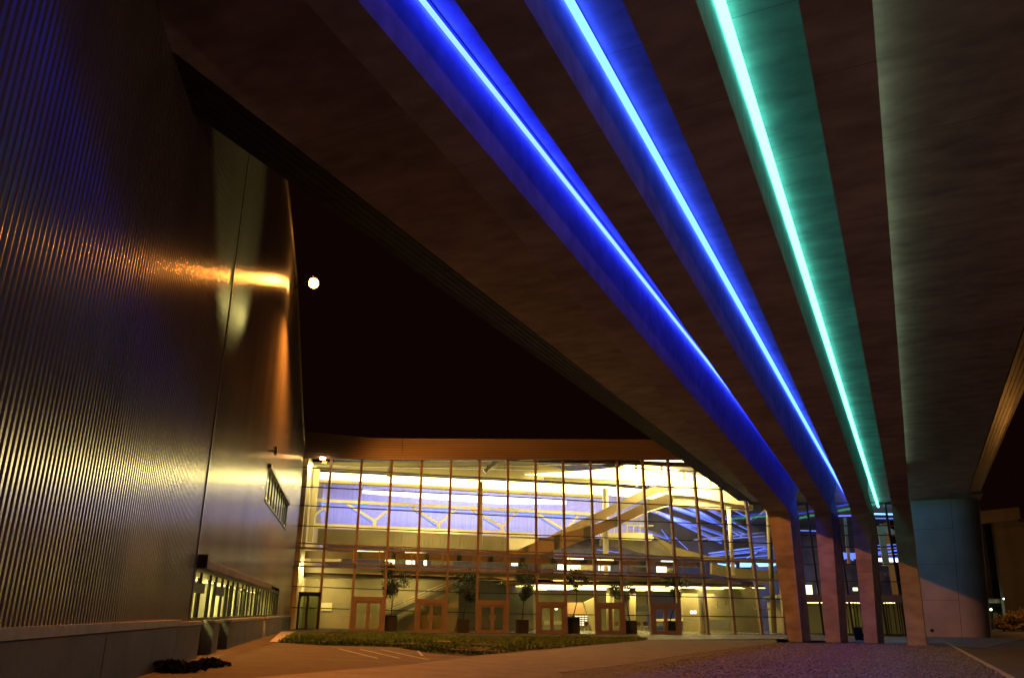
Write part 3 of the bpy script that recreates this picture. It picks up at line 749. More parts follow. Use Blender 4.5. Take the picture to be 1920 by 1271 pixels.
# upper hall: white-lit soffit band (luminous), second band behind
ip([(585, 884), (770, 893), (951, 902), (1140, 912), (1258, 921), (1258, 937), (1140, 927), (951, 917), (770, 906), (585, 896)], 8, .35, 'glow_band', 'e_warm')
ip([(680, 916), (800, 923), (940, 931), (1062, 938), (1062, 945), (940, 944), (800, 934), (680, 924)], 14, .3, 'glow_band', 'e_cool')
ip([(590, 897), (770, 907), (951, 918), (1140, 929), (1140, 934), (951, 924), (770, 913), (590, 903)], 8.6, .5, 'edge_beam', 'olive')
# dark ceiling below the roof at the front
ip([(640, 866), (1010, 866), (1140, 905), (951, 898), (770, 888), (585, 879), (585, 866)], 9.5, .4, 'bulkhead', 'olive')
ibar((728, 893), (736, 862), 7, .35, 'roof_strut', 'steelwhite')
ibar((908, 884), (935, 862), 7, .35, 'roof_strut', 'steelwhite')
ibar((582, 872), (1010, 880), 7.5, .14, 'ceiling_rail', 'steelwhite')
ibar((800, 876), (1160, 868), 7.2, .12, 'ceiling_rail', 'steelwhite')
# lit room wall drawn as a glowing triangle, gallery at the right top
ip([(985, 889), (1050, 885), (1110, 881), (1158, 876), (1205, 862), (1330, 862), (1370, 905), (1330, 914), (1258, 906), (1180, 900), (1075, 894)], 9, .3, 'glow_band', 'e_warm')
ip([(1020, 894), (1140, 900), (1258, 907), (1330, 915), (1372, 908), (1400, 920), (1400, 925), (1330, 922), (1258, 913), (1140, 906), (1020, 900)], 8.2, .35, 'gallery_edge', 'white')
for x in (1192, 1240, 1281, 1330): ibar((x, 872), (x+2, 912), 8.4, .22, 'gallery_post', 'steelwhite')
for (xa, ya, xb, yb) in [(1170, 868, 1300, 878), (1258, 881, 1330, 892), (1140, 885, 1180, 864), (1200, 878, 1300, 900)]: ibar((xa, ya), (xb, yb), 8.3, .08, 'roof_cable', 'olive')
ip([(1250, 926), (1300, 922), (1370, 926), (1412, 948), (1412, 956), (1330, 953), (1262, 946), (1215, 960), (1160, 985), (1160, 975), (1215, 945)], 7.4, 1.2, 'landing', 'white')
ip([(1230, 918), (1300, 914), (1372, 922), (1400, 932), (1405, 948), (1380, 945), (1300, 930), (1250, 927)], 7.0, .3, 'landing_balustrade', 'white')
# stair ramps
ip([(1030, 1004), (1110, 965), (1200, 921), (1232, 909), (1262, 910), (1262, 919), (1238, 922), (1205, 936), (1115, 981), (1070, 1001)], 5.2, .25, 'ramp_balustrade', 'white')
ip([(955, 1037), (1022, 1008), (1110, 984), (1160, 966), (1215, 938), (1250, 926), (1262, 930), (1262, 943), (1215, 958), (1160, 985), (1110, 1007), (1060, 1025), (1020, 1037)], 4.0, .5, 'ramp', 'white')
# truss in the hall
ibar((585, 937), (1140, 965), 10, .28, 'truss_chord', 'steelwhite')
ip([(580, 980), (770, 988), (951, 996), (1010, 1000), (1010, 1007), (951, 1004), (770, 996), (580, 988)], 9.6, .5, 'balcony_edge', 'white')
for (xa, ya), (xm, ym), (xc, yc) in [((650, 944), (702.5, 976), (728, 955)), ((772, 950), (822.5, 982), (856, 953)), ((885, 956), (941, 986), (970, 959)), ((1005, 962), (1060, 994), (1085, 965)), ((583, 972), (612, 948), (614, 948))]:
    ibar((xa, ya), (xm, ym), 10.1, .2, 'truss_brace', 'steelwhite'); ibar((xm, ym), (xc, yc), 10.1, .2, 'truss_brace', 'steelwhite')
    ibar((xm, ym), (xm, ym+10), 10.1, .3, 'truss_post', 'steelwhite')
    ibar((xa+6, ya+8), (xm-4, ym+5), 14.1, .1, 'blue_tube', 'e_iblue')
ibar((600, 943), (1130, 969), 13.5, .1, 'blue_tube', 'e_iblue')
ibar((600, 948), (1120, 972), 16, .07, 'blue_tube', 'e_iblue')
# galleries below: underside, shaded room with screens
ip([(556, 989), (770, 997), (1010, 1009), (1010, 1036), (770, 1028), (556, 1018)], 14, .3, 'gallery_wall', 'olive')
for i in range(34):
    x = 742+i*7.3; ibar((x, 1000+(i*.3)), (x-1, 1032), 12.5, .05, 'slat', 'olive')
ip([(955, 1008), (1010, 1010), (992, 1030), (955, 1030)], 11, .2, 'wall_panel', 'white')
# second floor slab and parapet
ip([(549, 1031), (770, 1037), (951, 1044), (1140, 1050), (1320, 1054), (1310, 1062), (1140, 1058.5), (951, 1054), (770, 1049), (549, 1045)], 3.2, .5, 'floor_slab', 'olive')
ip([(549, 1062), (770, 1067), (951, 1074), (1140, 1079), (1300, 1082), (1390, 1090), (1390, 1094), (1300, 1090), (1140, 1089), (951, 1084), (770, 1078), (549, 1072)], 3.0, .7, 'floor_edge', 'white')
slabbox('upper_floor', M['olive'], .4, FLEN*.8, 3.7, 29, fp(770, 1072, 3).z-.5, fp(770, 1072, 3).z-.1)
# lit cells behind the vent windows
for (x0, x1, y0, y1, mt) in [(722, 740, 1049, 1057, 'e_warm'), (742, 760, 1049, 1056, 'frame_dark'), (761, 778, 1050, 1057, 'e_box'), (560, 640, 1044, 1052, 'white'), (795, 800, 1050, 1059, 'e_warm'), (808, 850, 1051, 1059, 'int_dark'), (957, 971, 1052, 1060, 'e_box'),
                             (1014, 1046, 1058, 1066, 'frame_dark'), (1046, 1057, 1058, 1067, 'e_warm'), (1064, 1088, 1059, 1068, 'e_warm'), (1090, 1112, 1059, 1068, 'white'), (1122, 1144, 1060, 1069, 'e_box'), (1178, 1212, 1063, 1071, 'frame_dark'), (1230, 1249, 1062, 1072, 'e_warm'), (1252, 1262, 1064, 1072, 'white')]:
    ip([(x0, y0), (x1, y0+.4), (x1, y1+.4), (x0, y1)], 9, .1, 'office_window', mt)
for (x0, x1, y) in [(670, 720, 1031.5), (760, 832, 1034), (1064, 1094, 1046), (1120, 1150, 1048), (1240, 1262, 1051), (640, 660, 1029)]:
    ibar((x0, y), (x1, y+.9), 5, .12, 'strip_light', 'e_warm')
# tall columns
def icol(xt, yt, xb, yb, k, r, mat='steelwhite'):
    b = B(); b.tube(fp(xt, yt, k), fp(xb, yb, k), r, 16); part(b, 'column', M[mat], smooth=True)
icol(902, 903, 901, 1033, 6.0, .17); icol(1135, 916, 1136, 1037, 6.2, .26); icol(1136, 1050, 1137, 1080, 6.2, .2); icol(1366, 950, 1375, 1078, 5, .18); icol(1310, 958, 1316, 1044, 9, .1)
icol(1144, 1100, 1144, 1182, 9, .35, 'olive'); icol(1186, 1100, 1186, 1182, 10, .3, 'olive'); icol(1314, 1105, 1318, 1186, 5, .3, 'white'); icol(1440, 950, 1452, 1186, 2.5, .22, 'olive')
# round gallery and sloping upper floor
ip([(1128, 999), (1200, 998), (1222, 1001), (1229, 1006), (1222, 1013), (1200, 1012), (1128, 1009)], 7.5, .4, 'round_gallery', 'white')
ip([(1128, 1010), (1222, 1013), (1262, 1022), (1300, 1040), (1330, 1048), (1262, 1044), (1200, 1036), (1170, 1026), (1128, 1022)], 8, .8, 'gallery_underside', 'int_dark')
for x in range(1140, 1222, 12): ibar((x, 985), (x, 999), 7.6, .06, 'railing_post', 'steelwhite')
ibar((1135, 985), (1225, 985), 7.6, .06, 'handrail', 'steelwhite')
ip([(1225, 1003), (1270, 1026), (1330, 1043), (1462, 1050), (1462, 1055), (1330, 1050), (1262, 1040)], 7, .4, 'sloping_floor', 'olive')
# blue production hall at the right: roof beams with blue tubes
slabbox('hall_partition', M['int_dark'], FLEN*.62, FLEN+14, 22, 22.3, 5, zb)
for (xa, ya, xb, yb) in [(1206, 952, 1355, 1002), (1242, 944, 1400, 1000), (1287, 948, 1395, 1006), (1320, 949, 1420, 1000), (1165, 979, 1262, 1012), (1232, 960, 1352, 1016), (1380, 956, 1445, 990)]:
    ibar((xa, ya), (xb, yb), 12, .32, 'roof_beam', 'hallblue', k2=17)
    ibar((xa, ya+2.5), (xb, yb+2), 11.8, .07, 'blue_tube', 'e_iblue', k2=16.8)
for (xa, ya, xb, yb) in [(1328, 1037, 1455, 1021), (1330, 1043, 1455, 1030), (1300, 1012, 1450, 996), (1328, 1012, 1455, 1003), (1400, 1046, 1458, 1012)]:
    ibar((xa, ya), (xb, yb), 15, .12, 'pipe_run', 'hallblue'); 
for (xa, ya, xb, yb) in [(1332, 1040, 1452, 1027), (1340, 1048, 1450, 1040), (1262, 1004, 1290, 1030), (1240, 992, 1256, 1014), (1120, 1030, 1165, 1036)]: ibar((xa, ya), (xb, yb), 14.6, .06, 'blue_tube', 'e_iblue')
ip([(1345, 1055.5), (1380, 1058), (1380, 1062.5), (1362, 1062), (1350, 1059)], 13, .1, 'glowing_panel', 'e_iblue2')
ip([(1388, 1054.5), (1410, 1055), (1408, 1062.5), (1388, 1062.5)], 13, .1, 'glowing_panel', 'e_iblue2')
ip([(1418, 1055), (1458, 1056), (1452, 1060.5), (1424, 1062)], 13, .1, 'glowing_panel', 'e_iblue2')
# slab descending to the right with desks on it
ip([(1335, 1055), (1380, 1064), (1440, 1070), (1462, 1071), (1462, 1084), (1440, 1094), (1380, 1082), (1335, 1075)], 6, .5, 'sloping_slab', 'olive')
ip([(1330, 1086), (1370, 1091), (1412, 1102), (1412, 1105), (1370, 1096), (1330, 1090)], 3.4, .4, 'slab_edge', 'white')
# ground floor: walls, ceiling, light strips
ip([(549, 1072), (700, 1078), (860, 1080), (860, 1150), (850, 1188), (548, 1180)], 6, .3, 'back_partition', 'olive')
ip([(861, 1082), (1000, 1085), (1000, 1188), (850, 1188)], 9, .3, 'back_partition', 'int_dark')
b = B(); zc = fp(1200, 1099, 5).z
b.box(FL+DF*FLEN*.42+NF*3.4+ZU*(zc+.05), DF*FLEN*.58, NF*18, ZU*.15); part(b, 'lower_ceiling', M['olive'])
# rows of luminaires under the lower ceiling
k_ = 4.5; row = 0
while k_ < 19:
    n = 7; x = FLEN*.46+random.uniform(0, 1.2)
    while x < FLEN*.93-row*.2:
        L_ = random.uniform(2.2, 4.2)
        if random.random() < .85:
            b = B(); b.box(FL+DF*x+NF*k_+ZU*(zc-.03), DF*L_, NF*.22, ZU*.04); part(b, 'strip_light', M['e_warm2'])
        x += L_+random.uniform(.3, 1.2)
    k_ += 1.35; row += 1
# ground floor back: counter, shelves, warm wall
slabbox('canteen_wall', M['olive'], FLEN*.45, FLEN*.86, 20, 20.3, 0, zc)
slabbox('side_partition', M['olive'], FLEN*.86, FLEN+2, 9, 9.3, 0, zc)
ip([(1064, 1129), (1092, 1129), (1100, 1153), (1064, 1153)], 10, .2, 'warm_wall', 'wood')
ip([(1095, 1129), (1118, 1118), (1118, 1188), (1112, 1188)], 9, .3, 'slanted_wall', 'olive')
ip([(1224, 1160), (1328, 1160), (1328, 1164), (1224, 1164)], 9, .8, 'counter_top', 'white')
ip([(1224, 1164), (1328, 1164), (1328, 1172), (1224, 1172)], 9.2, .5, 'counter_front', 'olive')
ip([(1328, 1160), (1366, 1164), (1366, 1180), (1328, 1180)], 6, 1.0, 'reception_desk', 'white')
ip([(1020, 1164), (1060, 1164), (1060, 1170), (1020, 1170)], 8, .5, 'counter_top', 'white')
ip([(1195, 1134), (1218, 1134), (1218, 1146), (1195, 1146)], 12, .2, 'dark_screen', 'frame_dark')
for r_ in range(5):
    for c_ in range(4):
        x = 1079+c_*6; y = 1154+r_*4; ip([(x, y), (x+4, y), (x+4, y+1.6), (x, y+1.6)], 9.5, .1, 'shelf_box', 'e_box')
for x, y in [(1043, 1140), (1297, 1147), (1303, 1147)]:
    b = B(); b.sphere(fp(x, y, 7), .16, 10); part(b, 'pendant_globe', M['e_box'], smooth=True)
ibar((1344, 1137), (1364, 1137), 6, .12, 'pendant_bar', 'white'); ibar((1414, 1141), (1450, 1141), 3.2, .08, 'pendant_bar', 'white')
for x in (1346, 1360): ibar((x, 1126), (x, 1136), 6, .03, 'pendant_wire', 'frame_dark')
# stair rail rising behind the doors
for dy in (0, 5): ibar((722, 1141+dy), (868, 1078+dy), 4.0, .05, 'stair_rail', 'steelwhite')
for t_ in (.25, .55, .8):
    x = 722+146*t_; y = 1141-63*t_; ibar((x, y-3), (x, y+7), 4.0, .05, 'stair_post', 'steelwhite')
ip([(722, 1152), (868, 1089), (868, 1097), (735, 1156)], 4.4, 1.0, 'stair_flight', 'int_dark')
# small bright notice and entrance lobby at left
ntc = fp(611, 1137, 5.9); nb = B(); nb.box(ntc-DF*.5-ZU*.32, DF*1.0, ZU*.64, NF*-.03); tag(nb.build('notice_board', M['white']), 'small pale notice on the olive wall left of the first door', 'notice')
lob = thing('glass_lobby', 'dark framed glass booth door in the left corner of the facade', 'entrance booth', fp(575, 1183, -.4))
pl = [fp(556, 1183, -.5), fp(572, 1183, -1.1), fp(594, 1184, -.3)]
for p in pl: p.z = 0
hl = fp(575, 1110, -.6).z
b = B()
for p in pl: b.bar(p, p+ZU*hl, DF, .16, .16)
for a, c in zip(pl, pl[1:]): b.bar(a+ZU*(hl-.12), c+ZU*(hl-.12), ZU, .3, .16); b.bar(a+ZU*.1, c+ZU*.1, ZU, .2, .14)
b.build('booth_frame', M['frame_dark'], lob)
for a, c in zip(pl, pl[1:]):
    b = B(); b.prism([a+ZU*.2, c+ZU*.2, c+ZU*(hl-.27), a+ZU*(hl-.27)], NF*.02); b.build('booth_pane', M['glass_dark'], lob)
# facade flood lamp (small orange)
p = fp(605, 858.5, -.9)
sl = thing('facade_floodlight', 'small orange floodlight at the top left of the glass facade', 'floodlight', p)
b = B(); b.bar(p+NF*.6+ZU*.15, p+ZU*.15, ZU, .07, .07); b.bar(p-DF*.3+ZU*.12, p+DF*.3+ZU*.12, ZU, .1, .25); b.build('bracket', M['clad_dark'], sl)
b = B(); b.bar(p-DF*.2, p+DF*.2, ZU, .2, .2); b.build('lamp_lens', M['e_sod2'], sl)

# interior lights: area lights without fixtures, added to brighten bands, walls and halls
def arealight(px, py, k, aimk, aimdz, col, pw, sx, sy):
    p = fp(px, py, k); lamp('interior_fill', 'AREA', p, p+NF*aimk+ZU*aimdz, col, pw, sx, sy, parent=gb)
WY = (1.0, .74, .27)
arealight(680, 905, 7.8, -.4, -1, WY, 500, 6, .6); arealight(860, 912, 7.8, -.4, -1, WY, 500, 6, .6); arealight(1040, 922, 7.8, -.4, -1, WY, 500, 6, .6)
arealight(1230, 880, 6.0, .3, -1, (1, .74, .27), 1500, 5, 1.5); arealight(1330, 890, 5.0, .3, -1, (1, .74, .27), 1200, 4, 1.5)
arealight(1230, 868, 3.0, 1, -.3, (1, .74, .27), 900, 5, 1.5)
ip([(560, 895), (1215, 925), (1215, 1010), (560, 1000)], 20, .3, 'hall_sheeting', 'hallblue')
for x in (620, 720, 820, 920, 1020, 1120): arealight(x, 945, 15.5, 1, -.05, (.30, .29, 1.0), 330, 5, 1.5)
arealight(870, 925, 15.5, 1, .1, (.8, .75, 1.0), 260, 12, 1)
arealight(1300, 975, 12, .4, 1, (.05, .10, 1.0), 900, 5, 2); arealight(1400, 1010, 12, .4, -1, (.08, .18, 1.0), 800, 5, 2)
for x in (600, 760, 920, 1080): arealight(x, 1085, 3.8, 1, -1, WY, 230, 4, .5)
for x in (1100, 1200, 1300): arealight(x, 1112, 9, 0, -1, WY, 420, 4, 3)
arealight(1400, 1100, 4.5, 0, -1, (1, .85, .6), 220, 3, 1)
arealight(577, 872, .5, 1, -.7, WY, 500, 1, .3); arealight(577, 872, 3.4, 1, -.7, WY, 500, 1, .3); arealight(561, 1060, .45, 1, -.5, WY, 160, .6, .3)
arealight(800, 1010, 9, 1, -.3, WY, 260, 6, .4)
for x in (760, 900, 1040, 1200): arealight(x, 1046, 6, 1, -.1, WY, 70, 3, .3)

# ---- entrance wall between facade and pier
ent = thing('entrance_front', 'dark glass entrance wall with revolving doors behind the four columns', 'entrance', FR+DE*5)
EL = (DRL-FR).length
zE = BR(76, 0, ceil_w(76)).z-.05
b = B()
for px, dx in [(1500, .05), (1545, .05), (1601, -.0), (1664, 0), (1700, 0)]:
    p = ep(px, 1190); p.z = 0; b.bar(p, p+ZU*zE-DE*.25, DE, .14, .2)
b.build('mullion', M['frame_dark'], ent)
b = B()
zd = ep(1650, 1128).z
for y in (985, 1003, 1025, 1058, 1090, 1128):
    z = ep(1650, y).z; b.bar(FR+ZU*z, FR+DE*(EL+.6)+ZU*z, ZU, .08, .16)
b.build('transom', M['frame_dark'], ent)
b = B(); b.prism([FR+ZU*.05, FR+DE*(EL+.5)+ZU*.05, FR+DE*(EL+.5)+ZU*zE, FR+ZU*zE], NE*.02); b.build('glass_pane', M['glass'], ent)
b = B(); b.box(FR+NE*-.5+ZU*(zd-.02), DE*(EL+.4), NE*.9, ZU*.55); b.build('door_canopy', M['fascia'], ent)
# interior of the entrance hall
b = B(); b.box(FR+NE*16, DE*(EL+2.6), NE*.3, ZU*zE); b.box(FR+NE*.3+ZU*(zE-.1), DE*(EL+2.6), NE*16, ZU*.2); b.box(FR+NE*.3+ZU*-.1, DE*(EL+2.6), NE*16, ZU*.14); b.build('hall_shell', M['int_dark'], ent)
b = B(); b.box(FR+NE*1.2+ZU*(zd+.3), DE*(EL+3), NE*9, ZU*.3); b.build('mezzanine', M['olive'], ent)
b = B(); b.box(FR+NE*8+ZU*.05, DE*(EL+2.5), NE*.2, ZU*(zd)); b.build('lobby_wall', M['white'], ent)
for x, y, k in [(1590, 1134, 3), (1660, 1134, 3), (1625, 1135, 5), (1530, 1134, 4)]:
    p = ep(x, y, k); p.z = zd-.05; b = B(); b.box(p-DE*.8, DE*1.6, NE*.2, ZU*.05); b.build('lobby_light', M['e_warm2'], ent)
def eb(p, q, k, th, name, mat): b = B(); b.bar(ep(*p, k), ep(*q, k), ZU+DE*.01, th, th); b.build(name, M[mat], ent)
eb((1568, 967), (1596, 966), 2, .1, 'blue_tube', 'e_iblue'); eb((1628, 963), (1692, 964), 2, .12, 'blue_tube', 'e_iblue2'); eb((1628, 971), (1692, 972), 4, .08, 'blue_tube', 'e_iblue')
eb((1576, 1041), (1605, 1042), 7, .5, 'blue_panel', 'e_iblue'); eb((1642, 1049), (1692, 1050), 7, .3, 'blue_panel', 'e_cool'); eb((1640, 1038), (1690, 1030), 9, .12, 'blue_tube', 'e_iblue'); eb((1572, 1030), (1600, 1050), 9, .12, 'blue_tube', 'e_iblue'); eb((1575, 1052), (1604, 1036), 9, .08, 'blue_tube', 'e_iblue')
for r_ in range(5): eb((1640, 1022+r_*6), (1692, 1020+r_*6), 10+r_, .07, 'blue_tube', 'e_iblue')
eb((1498, 994), (1530, 995), 5, .07, 'blue_tube', 'e_iblue')
b = B(); b.bar(ep(1584, 970, 2.5), ep(1592, 1056, 2.5), DE, .22, .22); b.bar(ep(1650, 985, 3), ep(1662, 1060, 3), DE, .5, .3); b.bar(ep(1648, 985, 3), ep(1690, 1005, 3), ZU, .4, .3)
b.build('inner_column', M['white'], ent)
b = B(); b.box(ep(1511, 1119, 2.5), DE*.6, NE*.1, ZU*1.0); b.build('lit_box', M['e_box'], ent)
b = B(); b.box(ep(1600, 1107, 3), DE*.38, NE*.1, ZU*.26); b.build('lit_box', M['e_box'], ent)
lamp('lobby_lamp', 'AREA', ep(1600, 1100, 4)+ZU*-.6, ep(1600, 1190, 4), WY, 55, 5, 2, parent=ent)
lamp('lobby_lamp', 'AREA', ep(1620, 985, 6), ep(1620, 985, 14)-ZU*2, (.2, .3, 1), 40, 6, 1, parent=ent)
lamp('lobby_lamp', 'AREA', ep(1660, 1075, 5), ep(1660, 1000, 3), (1, .8, .5), 30, 2, 1, parent=ent)
# revolving doors
for cx in (1607, 1668):
    c = ep(cx, 1190, .6); c.z = 0; r = 1.05
    b = B()
    for i in range(8):
        a = math.pi*2*i/8+.3; b.tube(c+DE*math.cos(a)*r+NE*math.sin(a)*r, c+DE*math.cos(a)*r+NE*math.sin(a)*r+ZU*zd, .045, 8)
    for i in range(16):
        a0, a1 = math.pi*2*i/16, math.pi*2*(i+1)/16
        b.bar(c+DE*math.cos(a0)*r+NE*math.sin(a0)*r+ZU*.06, c+DE*math.cos(a1)*r+NE*math.sin(a1)*r+ZU*.06, ZU, .1, .08)
    b.tube(c, c+ZU*zd, .05, 8)
    rd = b.build('revolving_door', M['frame_dark'], ent)
    b = B()
    for i in range(3):
        a = math.pi*2*i/3+.5; e = c+DE*math.cos(a)*r*.96+NE*math.sin(a)*r*.96
        b.prism([c+ZU*.1, e+ZU*.1, e+ZU*(zd-.1), c+ZU*(zd-.1)], Vector((0.01, .01, 0)))
    b.build('door_wing', M['glass'], rd)

# canteen chairs seen through the glass
def chair(x, y, k, rz, lb):
    p = fp(x, y, k); p.z = .04; t = thing('canteen_chair', lb, 'chair', p, 'chairs behind the glass on the ground floor')
    X = DF*math.cos(rz)+NF*math.sin(rz); Y = -DF*math.sin(rz)+NF*math.cos(rz)
    b = B(); b.box(p-X*.22-Y*.22+ZU*.43, X*.44, Y*.44, ZU*.035); b.build('seat', M['chairm'], t, bevel=.01)
    b = B(); b.prism([p-X*.21+Y*.19+ZU*.55, p+X*.21+Y*.19+ZU*.55, p+X*.2+Y*.25+ZU*.88, p-X*.2+Y*.25+ZU*.88], Y*.03); b.build('backrest', M['chairm'], t, bevel=.01)
    for sx in (-1, 1):
        for sy in (-1, 1):
            b = B(); b.tube(p+X*.2*sx+Y*.2*sy, p+X*.18*sx+Y*.18*sy+ZU*(.43 if sy < 0 else .6), .014, 6); b.build('leg', M['steelwhite'], t)
for (x, y, k, rz, lb) in [(1102, 1181, 4.5, .4, 'brown chair inside the glass just left of the fifth door'), (1128, 1180, 5, 2.0, 'brown chair seen through the left leaf of the fifth door'), (1155, 1180, 5.5, -.7, 'brown chair seen through the right leaf of the fifth door'),
                          (1200, 1180, 6, .2, 'brown chair inside the glass between the fifth and rightmost doors'), (1212, 1181, 5, 2.6, 'brown chair nearest the left jamb of the rightmost door')]: chair(x, y, k, rz, lb)

# black bin beside third column
p = ground(1612, 1201); bn = thing('waste_bin', 'black waste bin standing beside the third column', 'bin', p)
b = B(); b.prism([p-DV*.26-DU*.2+ZU*.06, p+DV*.26-DU*.2+ZU*.06, p+DV*.26+DU*.2+ZU*.06, p-DV*.26+DU*.2+ZU*.06], ZU*.72-DV*.05); b.build('body', M['black'], bn, bevel=.02)
b = B(); b.prism([p-DV*.35-DU*.24+ZU*.781, p+DV*.25-DU*.24+ZU*.781, p+DV*.25+DU*.24+ZU*.781, p-DV*.35+DU*.24+ZU*.781], ZU*.06); b.build('lid', M['black'], bn, bevel=.01)
for s in (-1, 1):
    b = B(); b.tube(p+DV*.2*s-DU*.15, p+DV*.2*s-DU*.15+ZU*.08, .03, 8); b.build('foot', M['black'], bn)
# lawn marker light, drawn as a pale unlit slab
p = gnd(827, 1204.5); b = B(); b.box(p-DF*.5+ZU*.0, DF*1.0, NF*.25, ZU*.09); tag(b.build('lawn_marker', M['ledge'], bevel=.01), 'small pale slab standing for a marker light in the middle of the lawn', 'slab')

# ================================================================== PLANTS
def leafcloud(b, c, rx, rz, n, size, seed, clumps=9, mi=0):
    rnd = random.Random(seed)
    cl = []
    for i in range(clumps):
        a = rnd.random()*6.28; h = rnd.uniform(-1, 1); rr = math.sqrt(max(0, 1-h*h))*rnd.uniform(.25, .85)
        cl.append((c+Vector((math.cos(a)*rr*rx, math.sin(a)*rr*rx, h*rz*.8)), rnd.uniform(.3, .55)))
    for i in range(n):
        cc, f = rnd.choice(cl)
        d = Vector((rnd.gauss(0, 1), rnd.gauss(0, 1), rnd.gauss(0, 1))).normalized()*(rnd.random()**.5)
        p = cc+Vector((d.x*rx*f, d.y*rx*f, d.z*rz*f))
        x = Vector((rnd.gauss(0, 1), rnd.gauss(0, 1), rnd.gauss(0, 1))).normalized(); y = x.orthogonal().normalized(); s = size*rnd.uniform(.6, 1.4)
        b.add([p-x*s, p+y*s*.5, p+x*s, p-y*s*.5], [[0, 1, 2, 3]], mi)
    return cl
trees = [(732, 1182, 735, 1085, 22, 26, 'dense dark crown, nearest the left end of the facade'), (868, 1187, 878, 1098, 24, 22, 'loose drooping crown behind the glass between second and third doors'),
         (979, 1190, 982, 1090, 22, 26, 'round dark crown between third and fourth doors'), (1075, 1191, 1083, 1090, 20, 22, 'thin bent trunk before the warm orange wall'),
         (1182, 1191, 1168, 1105, 20, 17, 'sparse leaning crown right of the fifth door'), (1258, 1190, 1265, 1096, 20, 20, 'dark crown behind the rightmost door')]
for i, (bx, by, cx, cy, rx, rz, lb) in enumerate(trees):
    k = .9; base = fp(bx, by, k); base.z = .04
    c = fp(cx, cy, k); px = 1/22.5
    root = thing('potted_tree', 'potted tree inside the glass, '+lb, 'tree', base, 'potted trees behind the glass facade')
    b = B(); hp = 1.25 if i in (0, 3) else 1.0; wp = .48
    b.prism([base-DF*wp-NF*.4, base+DF*wp-NF*.4, base+DF*wp+NF*.4, base-DF*wp+NF*.4], ZU*hp); b.build('planter', M['planter'], root, bevel=.03)
    b = B(); mid = base.lerp(c, .55)+DF*random.uniform(-.12, .12)
    b.tube(base+ZU*hp, mid, .05, 8, 0, .04); b.tube(mid, c, .04, 8, 0, .025)
    for q in range(7):
        a = random.random()*6.28; e = c+Vector((math.cos(a)*rx*px*.7, math.sin(a)*rx*px*.7, random.uniform(-.6, .8)*rz*px)); b.tube(mid.lerp(c, .3+.1*q), e, .022, 6, 0, .008)
    b.build('trunk', M['trunk'], root)
    b = B(); leafcloud(b, c, rx*px*1.2, rz*px*1.15, 2300 if i not in (3, 4) else 1100, .085, 30+i); b.build('crown', M['leaf'], root)
# shrub at the foot of the metal wall, left foreground
for (px_, py_, r, hh, sd, lb) in [(335, 1258, .7, .17, 3, 'low dark shrub at the foot of the concrete plinth in the left corner'), (385, 1249, .45, .15, 4, 'low dark shrub beside the recessed doors of the plinth')]:
    p = gnd(px_, py_); root = thing('low_shrub', lb, 'shrub', p, 'low shrubs along the metal wall')
    b = B(); leafcloud(b, p+ZU*hh*.5, r, hh*.8, 1500, .05, sd, 12); b.build('foliage', M['bush2'], root)
    b = B()
    for q in range(7):
        a = q*.9; b.tube(p, p+Vector((math.cos(a)*r*.5, math.sin(a)*r*.5, hh*.8)), .012, 5, 0, .005)
    b.build('stem', M['trunk'], root)

# ================================================================== FAR BUILDING AT THE RIGHT
YB = 105.0
def fb(px, py, dy=0): return hit(px, py, Vector((0, YB+dy, 0)), Vector((0, 1, 0)))
far = thing('background_building', 'dark corrugated building beyond the pier with a pale sloping upper edge', 'building', fb(1890, 1180))
YN = Vector((0, 1, 0))
def far_ribbed(pts4, name, mat, dy, n=60, amp=.12):
    A, C_, D_, E_ = [fb(x, y, dy) for x, y in pts4]       # tl, tr, br, bl
    b = B()
    for i in range(n):
        f0, f1 = i/n, (i+.6)/n
        b.prism([A.lerp(C_, f0), A.lerp(C_, f1), E_.lerp(D_, f1), E_.lerp(D_, f0)], YN*.2)
    b.prism([A+YN*amp, C_+YN*amp, D_+YN*amp, E_+YN*amp], YN*.5)
    b.build(name, mat, far)
far_ribbed([(1836, 958), (1911, 950), (1914, 972), (1836, 982)], 'upper_band', M['clad'], 0)
far_ribbed([(1914, 973), (2080, 955), (2080, 990), (1914, 976)], 'upper_band', M['clad_dark'], .5, 40)
far_ribbed([(1862, 976), (2080, 960), (2080, 1182), (1890, 1182)], 'sloping_wall', M['clad'], 4, 110)
b = B(); b.prism([fb(1800, 978, 7), fb(1900, 978, 7), fb(1900, 1183, 7), fb(1800, 1183, 7)], YN*.5); b.build('recess_wall', M['clad_dark'], far)
b = B(); b.prism([fb(1840, 1122, 5), fb(1892, 1122, 5), fb(1892, 1130, 5), fb(1840, 1130, 5)], YN*.6); b.build('ledge', M['clad'], far)
b = B(); b.prism([fb(1863, 1148, 6.8), fb(1871, 1148, 6.8), fb(1872, 1180, 6.8), fb(1864, 1180, 6.8)], YN*.1); b.build('door', M['fascia'], far)
for i in range(5):
    b = B(); x = 1857+i*5; b.prism([fb(x, 1138, 6.6), fb(x+2, 1138, 6.6), fb(x+2, 1142, 6.6), fb(x, 1142, 6.6)], YN*.1); b.build('window', M['glass_dark'], far)
p = fb(1858, 1142, 4.5)
gl = thing('green_white_lamp', 'small greenish white lamp beside the far door', 'lamp', p)
b = B(); b.bar(p+ZU*.12, p+YN*2+ZU*.12, ZU, .06, .06); b.build('bracket', M['black'], gl)
b = B(); b.sphere(p, .13, 10); b.build('globe', M['e_dot'], gl, smooth=True)
lamp('door_lamp', 'POINT', p-YN*.5, None, (.8, 1, .5), 60, .1, parent=gl)
p = fb(1882, 1122, 1); sg = thing('wall_lamp', 'tiny pale lamp on the far building above the bush', 'lamp', p)
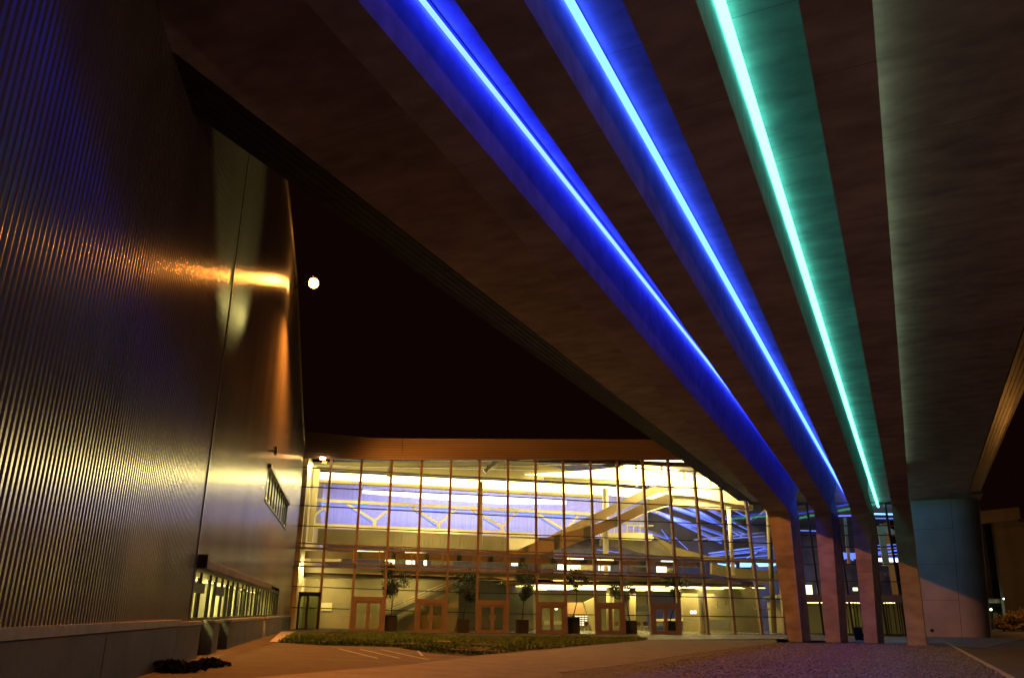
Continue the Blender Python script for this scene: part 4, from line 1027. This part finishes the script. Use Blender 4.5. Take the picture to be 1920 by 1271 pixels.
b = B(); b.bar(p, p+YN*3, ZU, .05, .05); b.build('bracket', M['black'], sg)
b = B(); b.sphere(p, .09, 8); b.build('globe', M['e_dot'], sg, smooth=True)
# bushes lit orange
for j, (x, y, r, h) in enumerate([(1900, 1180, 2.0, 2.2), (1935, 1181, 2.6, 2.4), (1882, 1181, .9, 1.2)]):
    p = ground(x, y+1); p = hit(x, y, Vector((0, YB-8, 0)), Vector((0, 1, 0))); p.z = 0
    root = thing('orange_bush', ['wide autumn coloured bush at the right edge below the far building', 'autumn coloured bush cut by the right border of the photo', 'small autumn coloured bush nearest the far door'][j], 'bush', p, 'bushes before the far building')
    b = B(); leafcloud(b, p+ZU*h*.55, r, h*.5, 1500, .12, 60+j, 14); b.build('foliage', M['bush'], root)
    b = B()
    for q in range(8):
        a = q*.8; b.tube(p, p+Vector((math.cos(a)*r*.5, math.sin(a)*r*.5, h*.8)), .03, 5, 0, .01)
    b.build('stem', M['trunk'], root)
# sodium street lamp standing between the far bushes and the pier, just out of the frame at the right
sp = Vector((62, 90, 0)); st = thing('street_lamp', 'orange street lamp beyond the right edge lighting the far bushes', 'street light', sp)
b = B(); b.tube(sp, sp+ZU*8, .09, 10, 0, .06); b.tube(sp+ZU*8, sp+ZU*8.3-Vector((1.2, 0, 0)), .05, 8); b.build('pole', M['clad'], st)
b = B(); b.box(sp+ZU*8.15+Vector((-1.9, -.15, 0)), Vector((.7, 0, 0)), Vector((0, .3, 0)), ZU*.15); b.build('lamp_head', M['clad_dark'], st)
lamp('street_bulb', 'POINT', sp+ZU*8.0+Vector((-1.5, 0, 0)), None, (1, .40, .07), 2800, .15, parent=st)
# low fill lamp added out of frame to brighten the bridge underside
for (u_, v_, pw, lb) in [(9, 12, 820, 'low orange fill lamp added unseen right of the photographer beside the gravel'), (-9, -4, 500, 'low orange fill lamp added unseen behind the photographer near the metal wall')]:
    sp = BR(u_, v_, -HC); st = thing('fill_lamp', lb, 'fill lamp', sp, 'added fill lamps round the bridge')
    b = B(); b.tube(sp, sp+ZU*2.6, .06, 10, 0, .05); b.build('pole', M['clad'], st)
    b = B(); b.tube(sp+ZU*3.0, sp+ZU*3.06, .22, 14); b.build('cap', M['clad_dark'], st)
    b = B(); b.tube(sp+ZU*2.6, sp+ZU*2.66, .16, 12); b.build('collar', M['clad_dark'], st)
    lamp('fill_bulb', 'POINT', sp+ZU*2.85, None, (1, .50, .29), pw, .1, parent=st)
